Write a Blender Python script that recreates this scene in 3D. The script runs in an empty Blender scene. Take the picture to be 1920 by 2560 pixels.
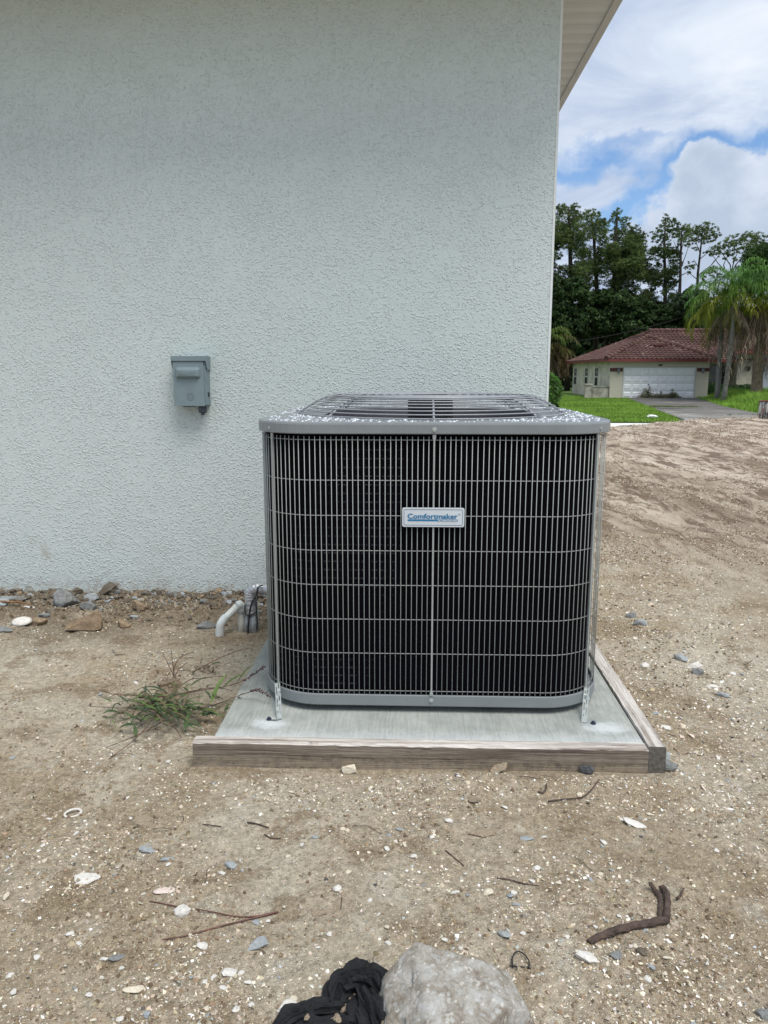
import bpy, bmesh, math, random
import numpy as np
from mathutils import Vector, Matrix

random.seed(7)
rng = np.random.default_rng(7)
PI = math.pi
sc = bpy.context.scene
col = sc.collection

# ------------------------------------------------------------------ camera
FPX = 1923.0                       # focal length in pixels of the 1920 px wide photograph
EYE = 1.15
PITCH = math.atan(350 / FPX)
YAW = math.atan(70 * math.cos(PITCH) / FPX)
cam_d = bpy.data.cameras.new('camera')
cam = bpy.data.objects.new('camera', cam_d)
col.objects.link(cam)
cam_d.sensor_fit = 'HORIZONTAL'
cam_d.sensor_width = 25.96
cam_d.lens = 25.96 * FPX / 1920
cam_d.clip_start = 0.05
cam_d.clip_end = 3000
cam.location = (0, 0, EYE)
cam.rotation_euler = (PI / 2 - PITCH, 0, YAW)
sc.camera = cam

# ------------------------------------------------------------------ exposure
sc.view_settings.view_transform = 'Standard'
sc.view_settings.look = 'None'
sc.view_settings.gamma = 1
sc.view_settings.exposure = 0.38
try:
    sc.view_settings.use_curve_mapping = False
except Exception:
    pass

# ------------------------------------------------------------------ sun and sky
SUN_EL, SUN_AZ = math.radians(64), math.radians(140)      # azimuth clockwise from +Y
sun_d = bpy.data.lights.new('sun', 'SUN')
sun_d.energy = 2.5
sun_d.angle = math.radians(32)
sun_d.color = (1.0, 0.955, 0.88)
sun = bpy.data.objects.new('sun', sun_d)
col.objects.link(sun)
sdir = Vector((math.sin(SUN_AZ) * math.cos(SUN_EL), math.cos(SUN_AZ) * math.cos(SUN_EL), math.sin(SUN_EL)))
sun.rotation_euler = sdir.to_track_quat('Z', 'Y').to_euler()
sun.location = (0, -5, 20)


def ray(x, y):
    """direction through a pixel of the 1920x2560 photograph"""
    a, p = YAW, PITCH
    F = Vector((-math.sin(a) * math.cos(p), math.cos(a) * math.cos(p), -math.sin(p)))
    R = Vector((math.cos(a), math.sin(a), 0))
    U = R.cross(F)
    return (F * FPX + R * (x - 960) + U * (1280 - y)).normalized()


def onz(x, y, z=0.0):
    d = ray(x, y)
    t = (z - EYE) / d.z
    return Vector((d.x * t, d.y * t, z))


def ony(x, y, Y):
    d = ray(x, y)
    t = Y / d.y
    return Vector((d.x * t, Y, EYE + d.z * t))


world = bpy.data.worlds.new('World')
sc.world = world
world.use_nodes = True


class NT:
    """small helper round a node tree"""
    def __init__(s, tree):
        s.t = tree
        s.n = tree.nodes
        s.l = tree.links

    def new(s, typ, **kw):
        nd = s.n.new(typ)
        for k, v in kw.items():
            if hasattr(nd, k):
                setattr(nd, k, v)
        return nd

    def put(s, sock, v):
        if isinstance(v, bpy.types.NodeSocket):
            s.l.new(v, sock)
        elif v is not None:
            if isinstance(v, (tuple, list)) and len(v) == 3 and sock.type == 'RGBA':
                v = (*v, 1)
            sock.default_value = v

    def math(s, op, a, b=None, c=None, clamp=False):
        nd = s.new('ShaderNodeMath', operation=op)
        nd.use_clamp = clamp
        s.put(nd.inputs[0], a)
        if b is not None:
            s.put(nd.inputs[1], b)
        if c is not None:
            s.put(nd.inputs[2], c)
        return nd.outputs[0]

    def vmath(s, op, a, b=None):
        nd = s.new('ShaderNodeVectorMath', operation=op)
        s.put(nd.inputs[0], a)
        if b is not None:
            if op == 'SCALE':
                s.put(nd.inputs['Scale'], b)
            else:
                s.put(nd.inputs[1], b)
        return nd.outputs[0]

    def noise(s, vec, scale, detail=3, rough=0.55, dist=0.0, out='Fac'):
        nd = s.new('ShaderNodeTexNoise')
        s.put(nd.inputs['Vector'], vec)
        nd.inputs['Scale'].default_value = scale
        nd.inputs['Detail'].default_value = detail
        nd.inputs['Roughness'].default_value = rough
        nd.inputs['Distortion'].default_value = dist
        return nd.outputs[out]

    def voro(s, vec, scale, feature='F1', out='Distance', rand=1.0):
        nd = s.new('ShaderNodeTexVoronoi', feature=feature)
        s.put(nd.inputs['Vector'], vec)
        nd.inputs['Scale'].default_value = scale
        nd.inputs['Randomness'].default_value = rand
        return nd.outputs[out]

    def ramp(s, fac, stops, interp='LINEAR'):
        nd = s.new('ShaderNodeValToRGB')
        cr = nd.color_ramp
        cr.interpolation = interp
        while len(cr.elements) < len(stops):
            cr.elements.new(0.5)
        for e, (p, c) in zip(cr.elements, stops):
            e.position = p
            if not isinstance(c, (tuple, list)):
                c = (c, c, c)
            e.color = (*c[:3], 1)
        s.put(nd.inputs[0], fac)
        return nd.outputs[0]

    def mix(s, fac, a, b, blend='MIX'):
        nd = s.new('ShaderNodeMix', data_type='RGBA', blend_type=blend)
        s.put(nd.inputs[0], fac)
        s.put(nd.inputs[6], a)
        s.put(nd.inputs[7], b)
        return nd.outputs[2]

    def sstep(s, v, a, b):
        nd = s.new('ShaderNodeMapRange', interpolation_type='SMOOTHSTEP')
        s.put(nd.inputs[0], v)
        nd.inputs[1].default_value = a
        nd.inputs[2].default_value = b
        return nd.outputs[0]

    def sep(s, v):
        nd = s.new('ShaderNodeSeparateXYZ')
        s.put(nd.inputs[0], v)
        return nd.outputs

    def comb(s, x, y, z):
        nd = s.new('ShaderNodeCombineXYZ')
        for i, v in enumerate((x, y, z)):
            s.put(nd.inputs[i], v)
        return nd.outputs[0]

    def scalev(s, v, k):
        nd = s.new('ShaderNodeMapping')
        s.put(nd.inputs[0], v)
        nd.inputs['Scale'].default_value = k
        return nd.outputs[0]


def build_world():
    w = NT(world.node_tree)
    w.n.clear()
    out = w.new('ShaderNodeOutputWorld')
    bg = w.new('ShaderNodeBackground')
    bg.inputs[1].default_value = 0.1
    w.l.new(bg.outputs[0], out.inputs[0])
    sky = w.new('ShaderNodeTexSky', sky_type='NISHITA')
    sky.sun_disc = False
    sky.sun_elevation = SUN_EL
    sky.sun_rotation = SUN_AZ
    sky.air_density = 1.0
    sky.dust_density = 0.6
    sky.ozone_density = 1.6
    tc = w.new('ShaderNodeTexCoord')
    d = tc.outputs['Generated']
    x, y, z = w.sep(d)
    az = w.math('ARCTAN2', x, y)
    el = w.math('ARCSINE', z)
    # cloud layer seen in perspective: direction divided by height
    zz = w.math('MAXIMUM', w.math('ADD', z, 0.10), 0.03)
    cx = w.math('DIVIDE', x, zz)
    cy = w.math('DIVIDE', y, zz)
    lay = w.comb(cx, cy, 0.0)
    n1 = w.noise(lay, 0.9, 7, 0.55, 0.5)
    n2 = w.noise(w.scalev(lay, (0.5, 1.3, 1)), 0.55, 6, 0.5, 0.6)
    wob = w.noise(w.comb(az, el, 0), 9, 6, 0.6)
    wob2 = w.noise(w.comb(w.math('ADD', az, 7.0), el, 3.0), 10, 6, 0.6)
    azw = w.math('ADD', az, w.math('MULTIPLY', w.math('SUBTRACT', wob, 0.5), 0.14))
    elw = w.math('ADD', el, w.math('MULTIPLY', w.math('SUBTRACT', wob2, 0.5), 0.11))

    def blob(px, py, sx, sy, rot=0.0, warp=True):
        v = ray(px, py)
        a0, e0 = math.atan2(v.x, v.y), math.asin(v.z)
        dx = w.math('SUBTRACT', azw if warp else az, a0)
        dy = w.math('SUBTRACT', elw if warp else el, e0)
        c, s_ = math.cos(rot), math.sin(rot)
        u = w.math('DIVIDE', w.math('ADD', w.math('MULTIPLY', dx, c), w.math('MULTIPLY', dy, s_)), sx)
        v2 = w.math('DIVIDE', w.math('SUBTRACT', w.math('MULTIPLY', dy, c), w.math('MULTIPLY', dx, s_)), sy)
        r2 = w.math('ADD', w.math('MULTIPLY', u, u), w.math('MULTIPLY', v2, v2))
        return w.math('EXPONENT', w.math('MULTIPLY', r2, -1))

    # breaks in the cloud cover
    holes = blob(1440, 432, .085, .022, 0.0)
    for args in ((1705, 425, .085, .020, 0.75), (1650, 515, .06, .014, 0.3), (1885, 350, .06, .020, 0.35),
                 (1885, 450, .030, .014, 0.0), (1590, 350, .07, .010, 0.1)):
        k = 1.15 if args[0] != 1590 else 0.5
        holes = w.math('ADD', holes, w.math('MULTIPLY', blob(*args), k))
    cover = w.math('ADD', w.math('MULTIPLY', n1, 0.7), w.math('MULTIPLY', n2, 0.5))
    cover = w.math('ADD', w.math('MULTIPLY', cover, 2.2), -0.36)
    cover = w.math('SUBTRACT', cover, w.math('MULTIPLY', holes, 0.95))
    cover = w.sstep(cover, 0.0, 0.75)
    # cumulus bank low on the right
    cum = blob(1835, 520, .085, .060)
    for args in ((1780, 470, .035, .035), (1900, 540, .08, .07), (1745, 590, .06, .045), (1815, 410, .026, .020)):
        cum = w.math('ADD', cum, w.math('MULTIPLY', blob(*args), .8))
    cumn = w.noise(w.comb(az, el, 1.0), 26, 6, 0.55)
    cumf = w.math('ADD', cum, w.math('MULTIPLY', w.math('SUBTRACT', cumn, 0.5), 0.5))
    cumm = w.sstep(cumf, 0.38, 0.70)
    # cloud brightness
    b = w.noise(w.scalev(lay, (1, 1, 1)), 1.6, 7, 0.6, 0.8)
    b2 = w.noise(lay, 0.5, 3, 0.5)
    bb = w.math('ADD', w.math('MULTIPLY', b, 0.6), w.math('MULTIPLY', b2, 0.5))
    ccol = w.ramp(bb, [(0.38, (3.2, 3.9, 5.3)), (0.50, (4.1, 4.85, 6.2)), (0.60, (5.4, 6.05, 7.1)), (0.73, (7.0, 7.4, 8.0))])
    cub = w.noise(w.comb(az, w.math('MULTIPLY', el, 1.3), 5.0), 14, 5, 0.5)
    cub = w.math('SUBTRACT', w.math('ADD', cub, 0.0), 0.0)
    cuv = w.math('ADD', w.math('MULTIPLY', cub, 1.0), w.math('MULTIPLY', w.math('SUBTRACT', el, 0.21), 1.6))
    cuv = w.math('SUBTRACT', cuv, w.math('MULTIPLY', w.math('SUBTRACT', cumf, 0.5), 0.10))
    cucol = w.ramp(cuv, [(0.30, (3.9, 4.6, 5.7)), (0.45, (4.6, 5.3, 6.4)), (0.60, (5.7, 6.2, 7.1)), (0.75, (7.0, 7.4, 8.0))])
    skyc = w.mix(1.0, sky.outputs[0], (0.86, 1.03, 1.22), 'MULTIPLY')
    c = w.mix(cover, skyc, ccol)
    c = w.mix(cumm, c, cucol)
    w.l.new(c, bg.inputs[0])


build_world()

# ------------------------------------------------------------------ mesh helpers
class MB:
    def __init__(s):
        s.v, s.f = [], []

    def add(s, vs, fs):
        o = len(s.v)
        s.v.extend([tuple(v) for v in vs])
        s.f.extend([tuple(i + o for i in f) for f in fs])

    def box(s, x0, x1, y0, y1, z0, z1, M=None):
        vs = [Vector((x, y, z)) for z in (z0, z1) for y in (y0, y1) for x in (x0, x1)]
        if M is not None:
            vs = [M @ v for v in vs]
        s.add(vs, [(0, 2, 3, 1), (4, 5, 7, 6), (0, 1, 5, 4), (2, 6, 7, 3), (0, 4, 6, 2), (1, 3, 7, 5)])

    def tube(s, pts, r, n=6, cap=True, closed=False, noise=0.0, sq=1.0):
        pts = [Vector(p) for p in pts]
        m = len(pts)
        rs = list(r) if hasattr(r, '__len__') else [r] * m
        if closed:
            tang = [(pts[(i + 1) % m] - pts[i - 1]).normalized() for i in range(m)]
        else:
            tang = [(pts[min(i + 1, m - 1)] - pts[max(i - 1, 0)]).normalized() for i in range(m)]
        up = Vector((0, 0, 1)) if abs(tang[0].z) < 0.95 else Vector((0, 1, 0))
        nrm = (up - tang[0] * up.dot(tang[0])).normalized()
        vs = []
        for i, (p, t) in enumerate(zip(pts, tang)):
            nrm = (nrm - t * nrm.dot(t))
            nrm = nrm.normalized() if nrm.length > 1e-6 else t.orthogonal().normalized()
            bi = t.cross(nrm)
            for k in range(n):
                a = 2 * PI * k / n
                rr = rs[i] * (1 + noise * (random.random() - .5) * 2)
                vs.append(p + nrm * (math.cos(a) * rr * sq) + bi * (math.sin(a) * rr))
        fs = []
        for i in range(m if closed else m - 1):
            j = (i + 1) % m
            for k in range(n):
                l = (k + 1) % n
                fs.append((i * n + k, i * n + l, j * n + l, j * n + k))
        if cap and not closed:
            fs.append(tuple(range(n))[::-1])
            fs.append(tuple((m - 1) * n + k for k in range(n)))
        s.add(vs, fs)

    def lathe(s, c, prof, n=24, axis='z', cap=False):
        c = Vector(c)
        vs = []
        for (r, h) in prof:
            for k in range(n):
                a = 2 * PI * k / n
                if axis == 'z':
                    vs.append(c + Vector((r * math.cos(a), r * math.sin(a), h)))
                elif axis == 'y':
                    vs.append(c + Vector((r * math.cos(a), h, r * math.sin(a))))
                else:
                    vs.append(c + Vector((h, r * math.cos(a), r * math.sin(a))))
        fs = []
        for i in range(len(prof) - 1):
            for k in range(n):
                l = (k + 1) % n
                fs.append((i * n + k, i * n + l, (i + 1) * n + l, (i + 1) * n + k))
        if cap:
            fs.append(tuple(range(n))[::-1])
            fs.append(tuple((len(prof) - 1) * n + k for k in range(n)))
        s.add(vs, fs)

    def prism(s, poly, z0, z1):
        n = len(poly)
        s.add([(x, y, z0) for x, y in poly] + [(x, y, z1) for x, y in poly],
              [tuple(range(n))[::-1], tuple(range(n, 2 * n))] + [(i, (i + 1) % n, n + (i + 1) % n, n + i) for i in range(n)])

    def mesh(s, name, m, smooth=False, bevel=0):
        me = bpy.data.meshes.new(name)
        me.from_pydata(s.v, [], s.f)
        if bevel:
            bm = bmesh.new()
            bm.from_mesh(me)
            es = [e for e in bm.edges if len(e.link_faces) == 2 and e.calc_face_angle(0) > 0.6]
            bmesh.ops.bevel(bm, geom=es, offset=bevel, segments=2, affect='EDGES', profile=0.6)
            bm.to_mesh(me)
            bm.free()
        if m:
            for mm in (m if isinstance(m, (list, tuple)) else [m]):
                me.materials.append(mm)
        if smooth:
            me.polygons.foreach_set('use_smooth', [True] * len(me.polygons))
        me.validate()
        me.update()
        return me

    def obj(s, name, m, parent=None, smooth=False, bevel=0, **tags):
        return link(name, s.mesh(name, m, smooth, bevel), parent, **tags)


def link(name, data, parent=None, **tags):
    o = bpy.data.objects.new(name, data)
    col.objects.link(o)
    if parent:
        o.parent = parent
        o.matrix_parent_inverse = Matrix.Identity(4)
        o.location = -parent.location if parent.parent is None else Vector((0, 0, 0))
    for k, v in tags.items():
        o[k] = v
    return o


def thing(name, label, cat, loc=(0, 0, 0), group=None):
    """an Empty at the base of a thing; its parts are built in world coordinates and offset"""
    o = bpy.data.objects.new(name, None)
    o.empty_display_size = 0.1
    o.location = loc
    col.objects.link(o)
    o['label'] = label
    o['category'] = cat
    if group:
        o['group'] = group
    return o


def np_mesh(name, V, F, m, smooth=False, colors=None):
    """V (n,3), F (k,3|4) arrays -> mesh, optional per-vertex colour attribute"""
    me = bpy.data.meshes.new(name)
    n, (k, w_) = len(V), F.shape
    me.vertices.add(n)
    me.vertices.foreach_set('co', np.ascontiguousarray(V, dtype=np.float32).ravel())
    me.loops.add(k * w_)
    me.loops.foreach_set('vertex_index', np.ascontiguousarray(F, dtype=np.int32).ravel())
    me.polygons.add(k)
    me.polygons.foreach_set('loop_start', np.arange(0, k * w_, w_, dtype=np.int32))
    me.polygons.foreach_set('loop_total', np.full(k, w_, dtype=np.int32))
    if smooth:
        me.polygons.foreach_set('use_smooth', np.ones(k, dtype=bool))
    me.update(calc_edges=True)
    if colors is not None:
        at = me.color_attributes.new('tint', 'FLOAT_COLOR', 'POINT')
        c4 = np.ones((n, 4), dtype=np.float32)
        c4[:, :3] = colors
        at.data.foreach_set('color', c4.ravel())
    me.materials.append(m)
    return me


def vnoise(x, y, seed=0):
    """value noise in 2D, vectorised, range 0..1"""
    xi, yi = np.floor(x).astype(np.int64), np.floor(y).astype(np.int64)
    xf, yf = x - xi, y - yi
    u, v = xf * xf * (3 - 2 * xf), yf * yf * (3 - 2 * yf)

    def h(a, b):
        n = (a * 374761393 + b * 668265263 + seed * 974711) & 0xffffffff
        n = ((n ^ (n >> 13)) * 1274126177) & 0xffffffff
        return ((n ^ (n >> 16)) & 0xffff) / 65535.0
    return (h(xi, yi) * (1 - u) + h(xi + 1, yi) * u) * (1 - v) + (h(xi, yi + 1) * (1 - u) + h(xi + 1, yi + 1) * u) * v


def fbm(x, y, oct=4, seed=0, gain=0.5):
    s_, a, t = 0, 1.0, 0
    for i in range(oct):
        s_ = s_ + a * vnoise(x * 2 ** i + 13.7 * i, y * 2 ** i + 5.1 * i, seed + i)
        t += a
        a *= gain
    return s_ / t


# ------------------------------------------------------------------ materials
def material(name):
    m = bpy.data.materials.new(name)
    m.use_nodes = True
    w = NT(m.node_tree)
    b = w.n['Principled BSDF']
    tc = w.new('ShaderNodeTexCoord')
    return m, w, b, tc.outputs['Object']


def bump(w, b, h, dist, strength=1.0, prev=None):
    nd = w.new('ShaderNodeBump')
    nd.inputs['Distance'].default_value = dist
    nd.inputs['Strength'].default_value = strength
    w.put(nd.inputs['Height'], h)
    if prev is not None:
        w.l.new(prev, nd.inputs['Normal'])
    w.l.new(nd.outputs[0], b.inputs['Normal'])
    return nd.outputs[0]


def simple(name, c, rough=0.6, metal=0.0, var=0.12, scale=30, bmp=0.0, bscale=80, spec=0.5, c2=None):
    """a base colour with mottling in value (and optionally a second colour) and fine relief"""
    m, w, b, P = material(name)
    n = w.noise(P, scale, 5, 0.6)
    c2 = c2 or tuple(x * (1 - 2 * var) for x in c)
    hi = tuple(min(1, x * (1 + var)) for x in c)
    w.l.new(w.ramp(n, [(0.3, c2), (0.7, hi)]), b.inputs['Base Color'])
    w.l.new(w.ramp(w.noise(P, scale * 1.7, 4), [(0.3, max(0, rough - .08)), (0.7, min(1, rough + .08))]), b.inputs['Roughness'])
    b.inputs['Metallic'].default_value = metal
    b.inputs['Specular IOR Level'].default_value = spec
    if bmp:
        bump(w, b, w.noise(P, bscale, 5, 0.65), bmp)
    return m


def tinted(name, rough=0.8, spec=0.3, var=0.15, scale=60, bmp=0.0, bscale=200, trans=0.0):
    """colour comes from the mesh's own tint attribute (each fragment or leaf its own colour)"""
    m, w, b, P = material(name)
    at = w.new('ShaderNodeAttribute', attribute_name='tint')
    n = w.ramp(w.noise(P, scale, 4), [(0.3, 1 - var), (0.7, 1 + var)])
    cc = w.mix(1.0, at.outputs['Color'], n, 'MULTIPLY')
    w.l.new(cc, b.inputs['Base Color'])
    b.inputs['Roughness'].default_value = rough
    b.inputs['Specular IOR Level'].default_value = spec
    if bmp:
        bump(w, b, w.noise(P, bscale, 4), bmp)
    if trans:
        tr = w.new('ShaderNodeBsdfTranslucent')
        w.l.new(cc, tr.inputs['Color'])
        mx = w.new('ShaderNodeMixShader')
        mx.inputs[0].default_value = trans
        w.l.new(b.outputs[0], mx.inputs[1])
        w.l.new(tr.outputs[0], mx.inputs[2])
        w.l.new(mx.outputs[0], w.n['Material Output'].inputs[0])
    return m


def mat_stucco(name, c, amp=0.0023, scale=88, stains=True):
    m, w, b, P = material(name)
    patch = w.noise(P, scale * .07, 4, 0.6)
    wob = w.vmath('SCALE', w.vmath('SUBTRACT', w.noise(P, scale * .9, 2, 0.5, out='Color'), (0.5, 0.5, 0.5)), 0.75 / scale)
    Q = w.vmath('ADD', P, wob)

    def crumbs(k, thr):
        v = w.new('ShaderNodeTexVoronoi', feature='F1')
        w.put(v.inputs['Vector'], Q)
        v.inputs['Scale'].default_value = k
        pres = w.sstep(w.math('ADD', w.sep(v.outputs['Color'])[0], w.math('MULTIPLY', w.math('SUBTRACT', patch, 0.5), 1.3)), thr, thr + .25)
        return w.math('MULTIPLY', w.sstep(v.outputs['Distance'], 0.62, 0.22), pres)
    h = w.math('ADD', w.math('MULTIPLY', crumbs(scale, .38), 1.0), w.math('MULTIPLY', crumbs(scale * 1.8, .30), 0.6))
    h = w.math('ADD', h, w.math('MULTIPLY', w.noise(P, scale * 5, 3, 0.6), 0.15))
    bump(w, b, h, amp)
    big = w.noise(P, 0.9, 4, 0.5)
    base = w.ramp(big, [(0.3, tuple(x * 0.965 for x in c)), (0.7, tuple(min(1, x * 1.02) for x in c))])
    if stains:
        x, y, z = w.sep(P)
        low = w.sstep(z, 0.42, 0.02)
        sn = w.sstep(w.noise(w.scalev(P, (1, 1, 1)), 5.5, 6, 0.7, 0.4), 0.53, 0.68)
        leftm = w.sstep(x, -1.35, -1.75)
        f = w.math('MULTIPLY', w.math('MULTIPLY', low, sn), w.math('ADD', w.math('MULTIPLY', leftm, 0.75), 0.15))
        base = w.mix(f, base, (0.33, 0.24, 0.16))
        splash = w.math('MULTIPLY', w.sstep(z, 0.13, 0.0), w.sstep(w.noise(P, 30, 4, 0.7), 0.42, 0.62))
        base = w.mix(w.math('MULTIPLY', splash, 0.65), base, (0.36, 0.31, 0.25))
    w.l.new(base, b.inputs['Base Color'])
    b.inputs['Roughness'].default_value = 0.62
    b.inputs['Specular IOR Level'].default_value = 0.25
    return m


def mat_ground():
    m, w, b, P = material('sandy_shell_soil')
    x, y, z = w.sep(P)
    n1 = w.noise(P, 1.1, 6, 0.62, 0.5)
    n2 = w.noise(P, 5.5, 6, 0.68)
    n3 = w.noise(P, 60, 5, 0.7)
    near = w.ramp(n1, [(0.30, (0.27, 0.205, 0.130)), (0.45, (0.385, 0.318, 0.226)), (0.56, (0.465, 0.407, 0.315)), (0.70, (0.55, 0.50, 0.41))])
    near = w.mix(w.math('MULTIPLY', w.sstep(n2, 0.51, 0.63), .75), near, (0.26, 0.197, 0.126))
    near = w.mix(w.math('MULTIPLY', w.sstep(n2, 0.45, 0.32), 0.6), near, (0.54, 0.50, 0.415))
    # damp dark ground by the wall
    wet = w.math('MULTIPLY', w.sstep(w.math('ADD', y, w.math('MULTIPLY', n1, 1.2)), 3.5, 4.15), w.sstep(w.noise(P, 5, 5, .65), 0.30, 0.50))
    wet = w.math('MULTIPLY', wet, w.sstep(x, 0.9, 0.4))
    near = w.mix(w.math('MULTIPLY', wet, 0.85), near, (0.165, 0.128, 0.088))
    near = w.mix(1.0, near, w.ramp(n3, [(0.28, 0.55), (0.72, 1.40)]), 'MULTIPLY')
    # dry pinkish sand on the graded lot behind
    tr = w.scalev(P, (1, 1, 1))
    ca, sa = math.cos(math.radians(98)), math.sin(math.radians(98))
    uu = w.math('ADD', w.math('MULTIPLY', x, ca), w.math('MULTIPLY', y, sa))
    vv = w.math('SUBTRACT', w.math('MULTIPLY', y, ca), w.math('MULTIPLY', x, sa))
    rv = w.comb(w.math('MULTIPLY', uu, 0.40), w.math('MULTIPLY', vv, 1.5), 0.0)
    t1 = w.noise(rv, 0.9, 7, 0.68, 0.4)
    t2 = w.noise(rv, 3.2, 7, 0.74, 0.5)
    far = w.ramp(t1, [(0.38, (0.24, 0.187, 0.138)), (0.50, (0.42, 0.352, 0.278)), (0.64, (0.59, 0.512, 0.42))])
    far = w.mix(w.math('MULTIPLY', w.sstep(t2, 0.475, 0.575), .92), far, (0.165, 0.12, 0.087))
    far = w.mix(w.math('MULTIPLY', w.sstep(w.noise(P, 22, 5, .7), 0.56, 0.70), .6), far, (0.27, 0.20, 0.15))
    fm = w.math('ADD', w.math('MULTIPLY', x, 0.42), y)
    fm = w.math('ADD', fm, w.math('MULTIPLY', w.math('SUBTRACT', n1, 0.5), 3.0))
    fm = w.sstep(fm, 4.0, 7.0)
    base = w.mix(fm, near, far)
    # finest shell grit, too small to model
    v = w.new('ShaderNodeTexVoronoi', feature='F1')
    w.put(v.inputs['Vector'], P)
    v.inputs['Scale'].default_value = 210
    cs = w.sep(v.outputs['Color'])
    grit = w.math('MULTIPLY', w.math('LESS_THAN', v.outputs['Distance'], 0.36), w.math('GREATER_THAN', cs[0], 0.80))
    base = w.mix(w.math('MULTIPLY', grit, w.math('SUBTRACT', 0.75, w.math('MULTIPLY', fm, 0.55))), base, (0.70, 0.65, 0.54))
    v2 = w.new('ShaderNodeTexVoronoi', feature='F1')
    w.put(v2.inputs['Vector'], P)
    v2.inputs['Scale'].default_value = 150
    cs2 = w.sep(v2.outputs['Color'])
    dark = w.math('MULTIPLY', w.math('LESS_THAN', v2.outputs['Distance'], 0.33), w.math('GREATER_THAN', cs2[1], 0.90))
    base = w.mix(w.math('MULTIPLY', dark, 0.6), base, (0.13, 0.10, 0.08))
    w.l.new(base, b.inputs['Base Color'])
    b.inputs['Roughness'].default_value = 0.95
    b.inputs['Specular IOR Level'].default_value = 0.15
    h = w.math('ADD', w.math('MULTIPLY', w.noise(P, 38, 6, 0.72), 1.0), w.math('MULTIPLY', n3, 0.5))
    nb = bump(w, b, h, 0.012)
    bump(w, b, w.noise(P, 300, 3, 0.65), 0.0032, prev=nb)
    return m


def mat_wood(name, c_hi, c_lo, along='x', knots=True):
    m, w, b, P = material(name)
    k = {'x': (1.4, 42, 42), 'y': (42, 1.4, 42)}[along]
    v = w.scalev(P, k)
    wv = w.noise(v, 1.6, 6, 0.65, 0.5)
    wv2 = w.noise(v, 5.5, 4, 0.6, 0.2)
    g = w.math('ADD', w.math('MULTIPLY', wv, 0.65), w.math('MULTIPLY', wv2, 0.35))
    c = w.ramp(g, [(0.36, tuple(q * .55 for q in c_lo)), (0.44, c_lo), (0.52, tuple((p + q) / 2 for p, q in zip(c_hi, c_lo))), (0.60, c_hi)])
    if knots:
        kn = w.sstep(w.noise(w.scalev(P, (7, 14, 14)), 1.3, 4, .6), 0.62, 0.72)
        c = w.mix(w.math('MULTIPLY', kn, 0.75), c, tuple(x * 0.32 for x in c_lo))
        pk = w.sstep(w.noise(P, 5.0, 3), 0.55, 0.72)
        c = w.mix(w.math('MULTIPLY', pk, 0.35), c, (0.45, 0.30, 0.24))
    # the sides stay soiled by splashed earth, the top is bleached
    nrm = w.new('ShaderNodeNewGeometry')
    z = w.sep(P)[2]
    sp = w.math('MULTIPLY', w.sstep(z, 0.060, 0.008), w.sstep(w.noise(P, 45, 5, .7), 0.35, 0.6))
    c = w.mix(w.math('MULTIPLY', sp, 0.8), c, (0.30, 0.25, 0.18))
    w.l.new(c, b.inputs['Base Color'])
    b.inputs['Roughness'].default_value = 0.85
    b.inputs['Specular IOR Level'].default_value = 0.2
    bump(w, b, g, 0.006)
    return m


def mat_pad():
    m, w, b, P = material('broomed_concrete')
    x, y, z = w.sep(P)
    br = w.noise(w.scalev(P, (150, 9, 9)), 1.0, 5, 0.7)
    n = w.noise(P, 7, 6, 0.65)
    c = w.ramp(n, [(0.3, (0.27, 0.29, 0.27)), (0.55, (0.36, 0.38, 0.355)), (0.75, (0.44, 0.45, 0.42))])
    c = w.mix(1.0, c, w.ramp(br, [(0.32, 0.83), (0.68, 1.14)]), 'MULTIPLY')
    # chalky drilling dust round the two anchor screws and along the front edge
    def dist2(cx, cy, rx, ry):
        a = w.math('DIVIDE', w.math('SUBTRACT', x, cx), rx)
        d = w.math('DIVIDE', w.math('SUBTRACT', y, cy), ry)
        return w.math('ADD', w.math('MULTIPLY', a, a), w.math('MULTIPLY', d, d))
    dn = w.math('MULTIPLY', w.noise(P, 40, 6, 0.75), 1.4)
    f = w.math('MAXIMUM', w.sstep(w.math('ADD', dist2(-0.435, 2.215, .085, .06), dn), 1.5, 0.6),
               w.sstep(w.math('ADD', dist2(0.60, 2.220, .095, .06), dn), 1.5, 0.6))
    edge = w.sstep(w.math('ADD', w.math('MULTIPLY', y, 11), dn), 25.0, 24.0)
    f = w.math('MAXIMUM', f, w.math('MULTIPLY', edge, 0.55))
    c = w.mix(w.math('MULTIPLY', f, 0.62), c, (0.68, 0.72, 0.74))
    w.l.new(c, b.inputs['Base Color'])
    b.inputs['Roughness'].default_value = 0.88
    b.inputs['Specular IOR Level'].default_value = 0.2
    h = w.math('ADD', w.math('MULTIPLY', br, 1.0), w.math('MULTIPLY', w.noise(P, 120, 4), 0.5))
    bump(w, b, h, 0.0028)
    return m


def mat_coil():
    m, w, b, P = material('dark_coil_fins')
    x, y, z = w.sep(P)
    wv = w.math('SINE', w.math('MULTIPLY', z, 2 * PI / 0.0268))
    patch = w.math('SUBTRACT', w.noise(P, 3.0, 3), w.math('MULTIPLY', w.sstep(x, -0.10, 0.15), 0.3))
    f = w.math('MULTIPLY', w.sstep(wv, 0.80, 0.98), w.sstep(patch, 0.42, 0.60))
    f = w.math('MULTIPLY', f, w.sstep(w.noise(w.scalev(P, (120, 120, 3)), 1.0, 2), 0.45, 0.65))
    w.l.new(w.mix(f, (0.0035, 0.0035, 0.005), (0.052, 0.056, 0.068)), b.inputs['Base Color'])
    b.inputs['Roughness'].default_value = 0.85
    b.inputs['Specular IOR Level'].default_value = 0.03
    return m


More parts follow.
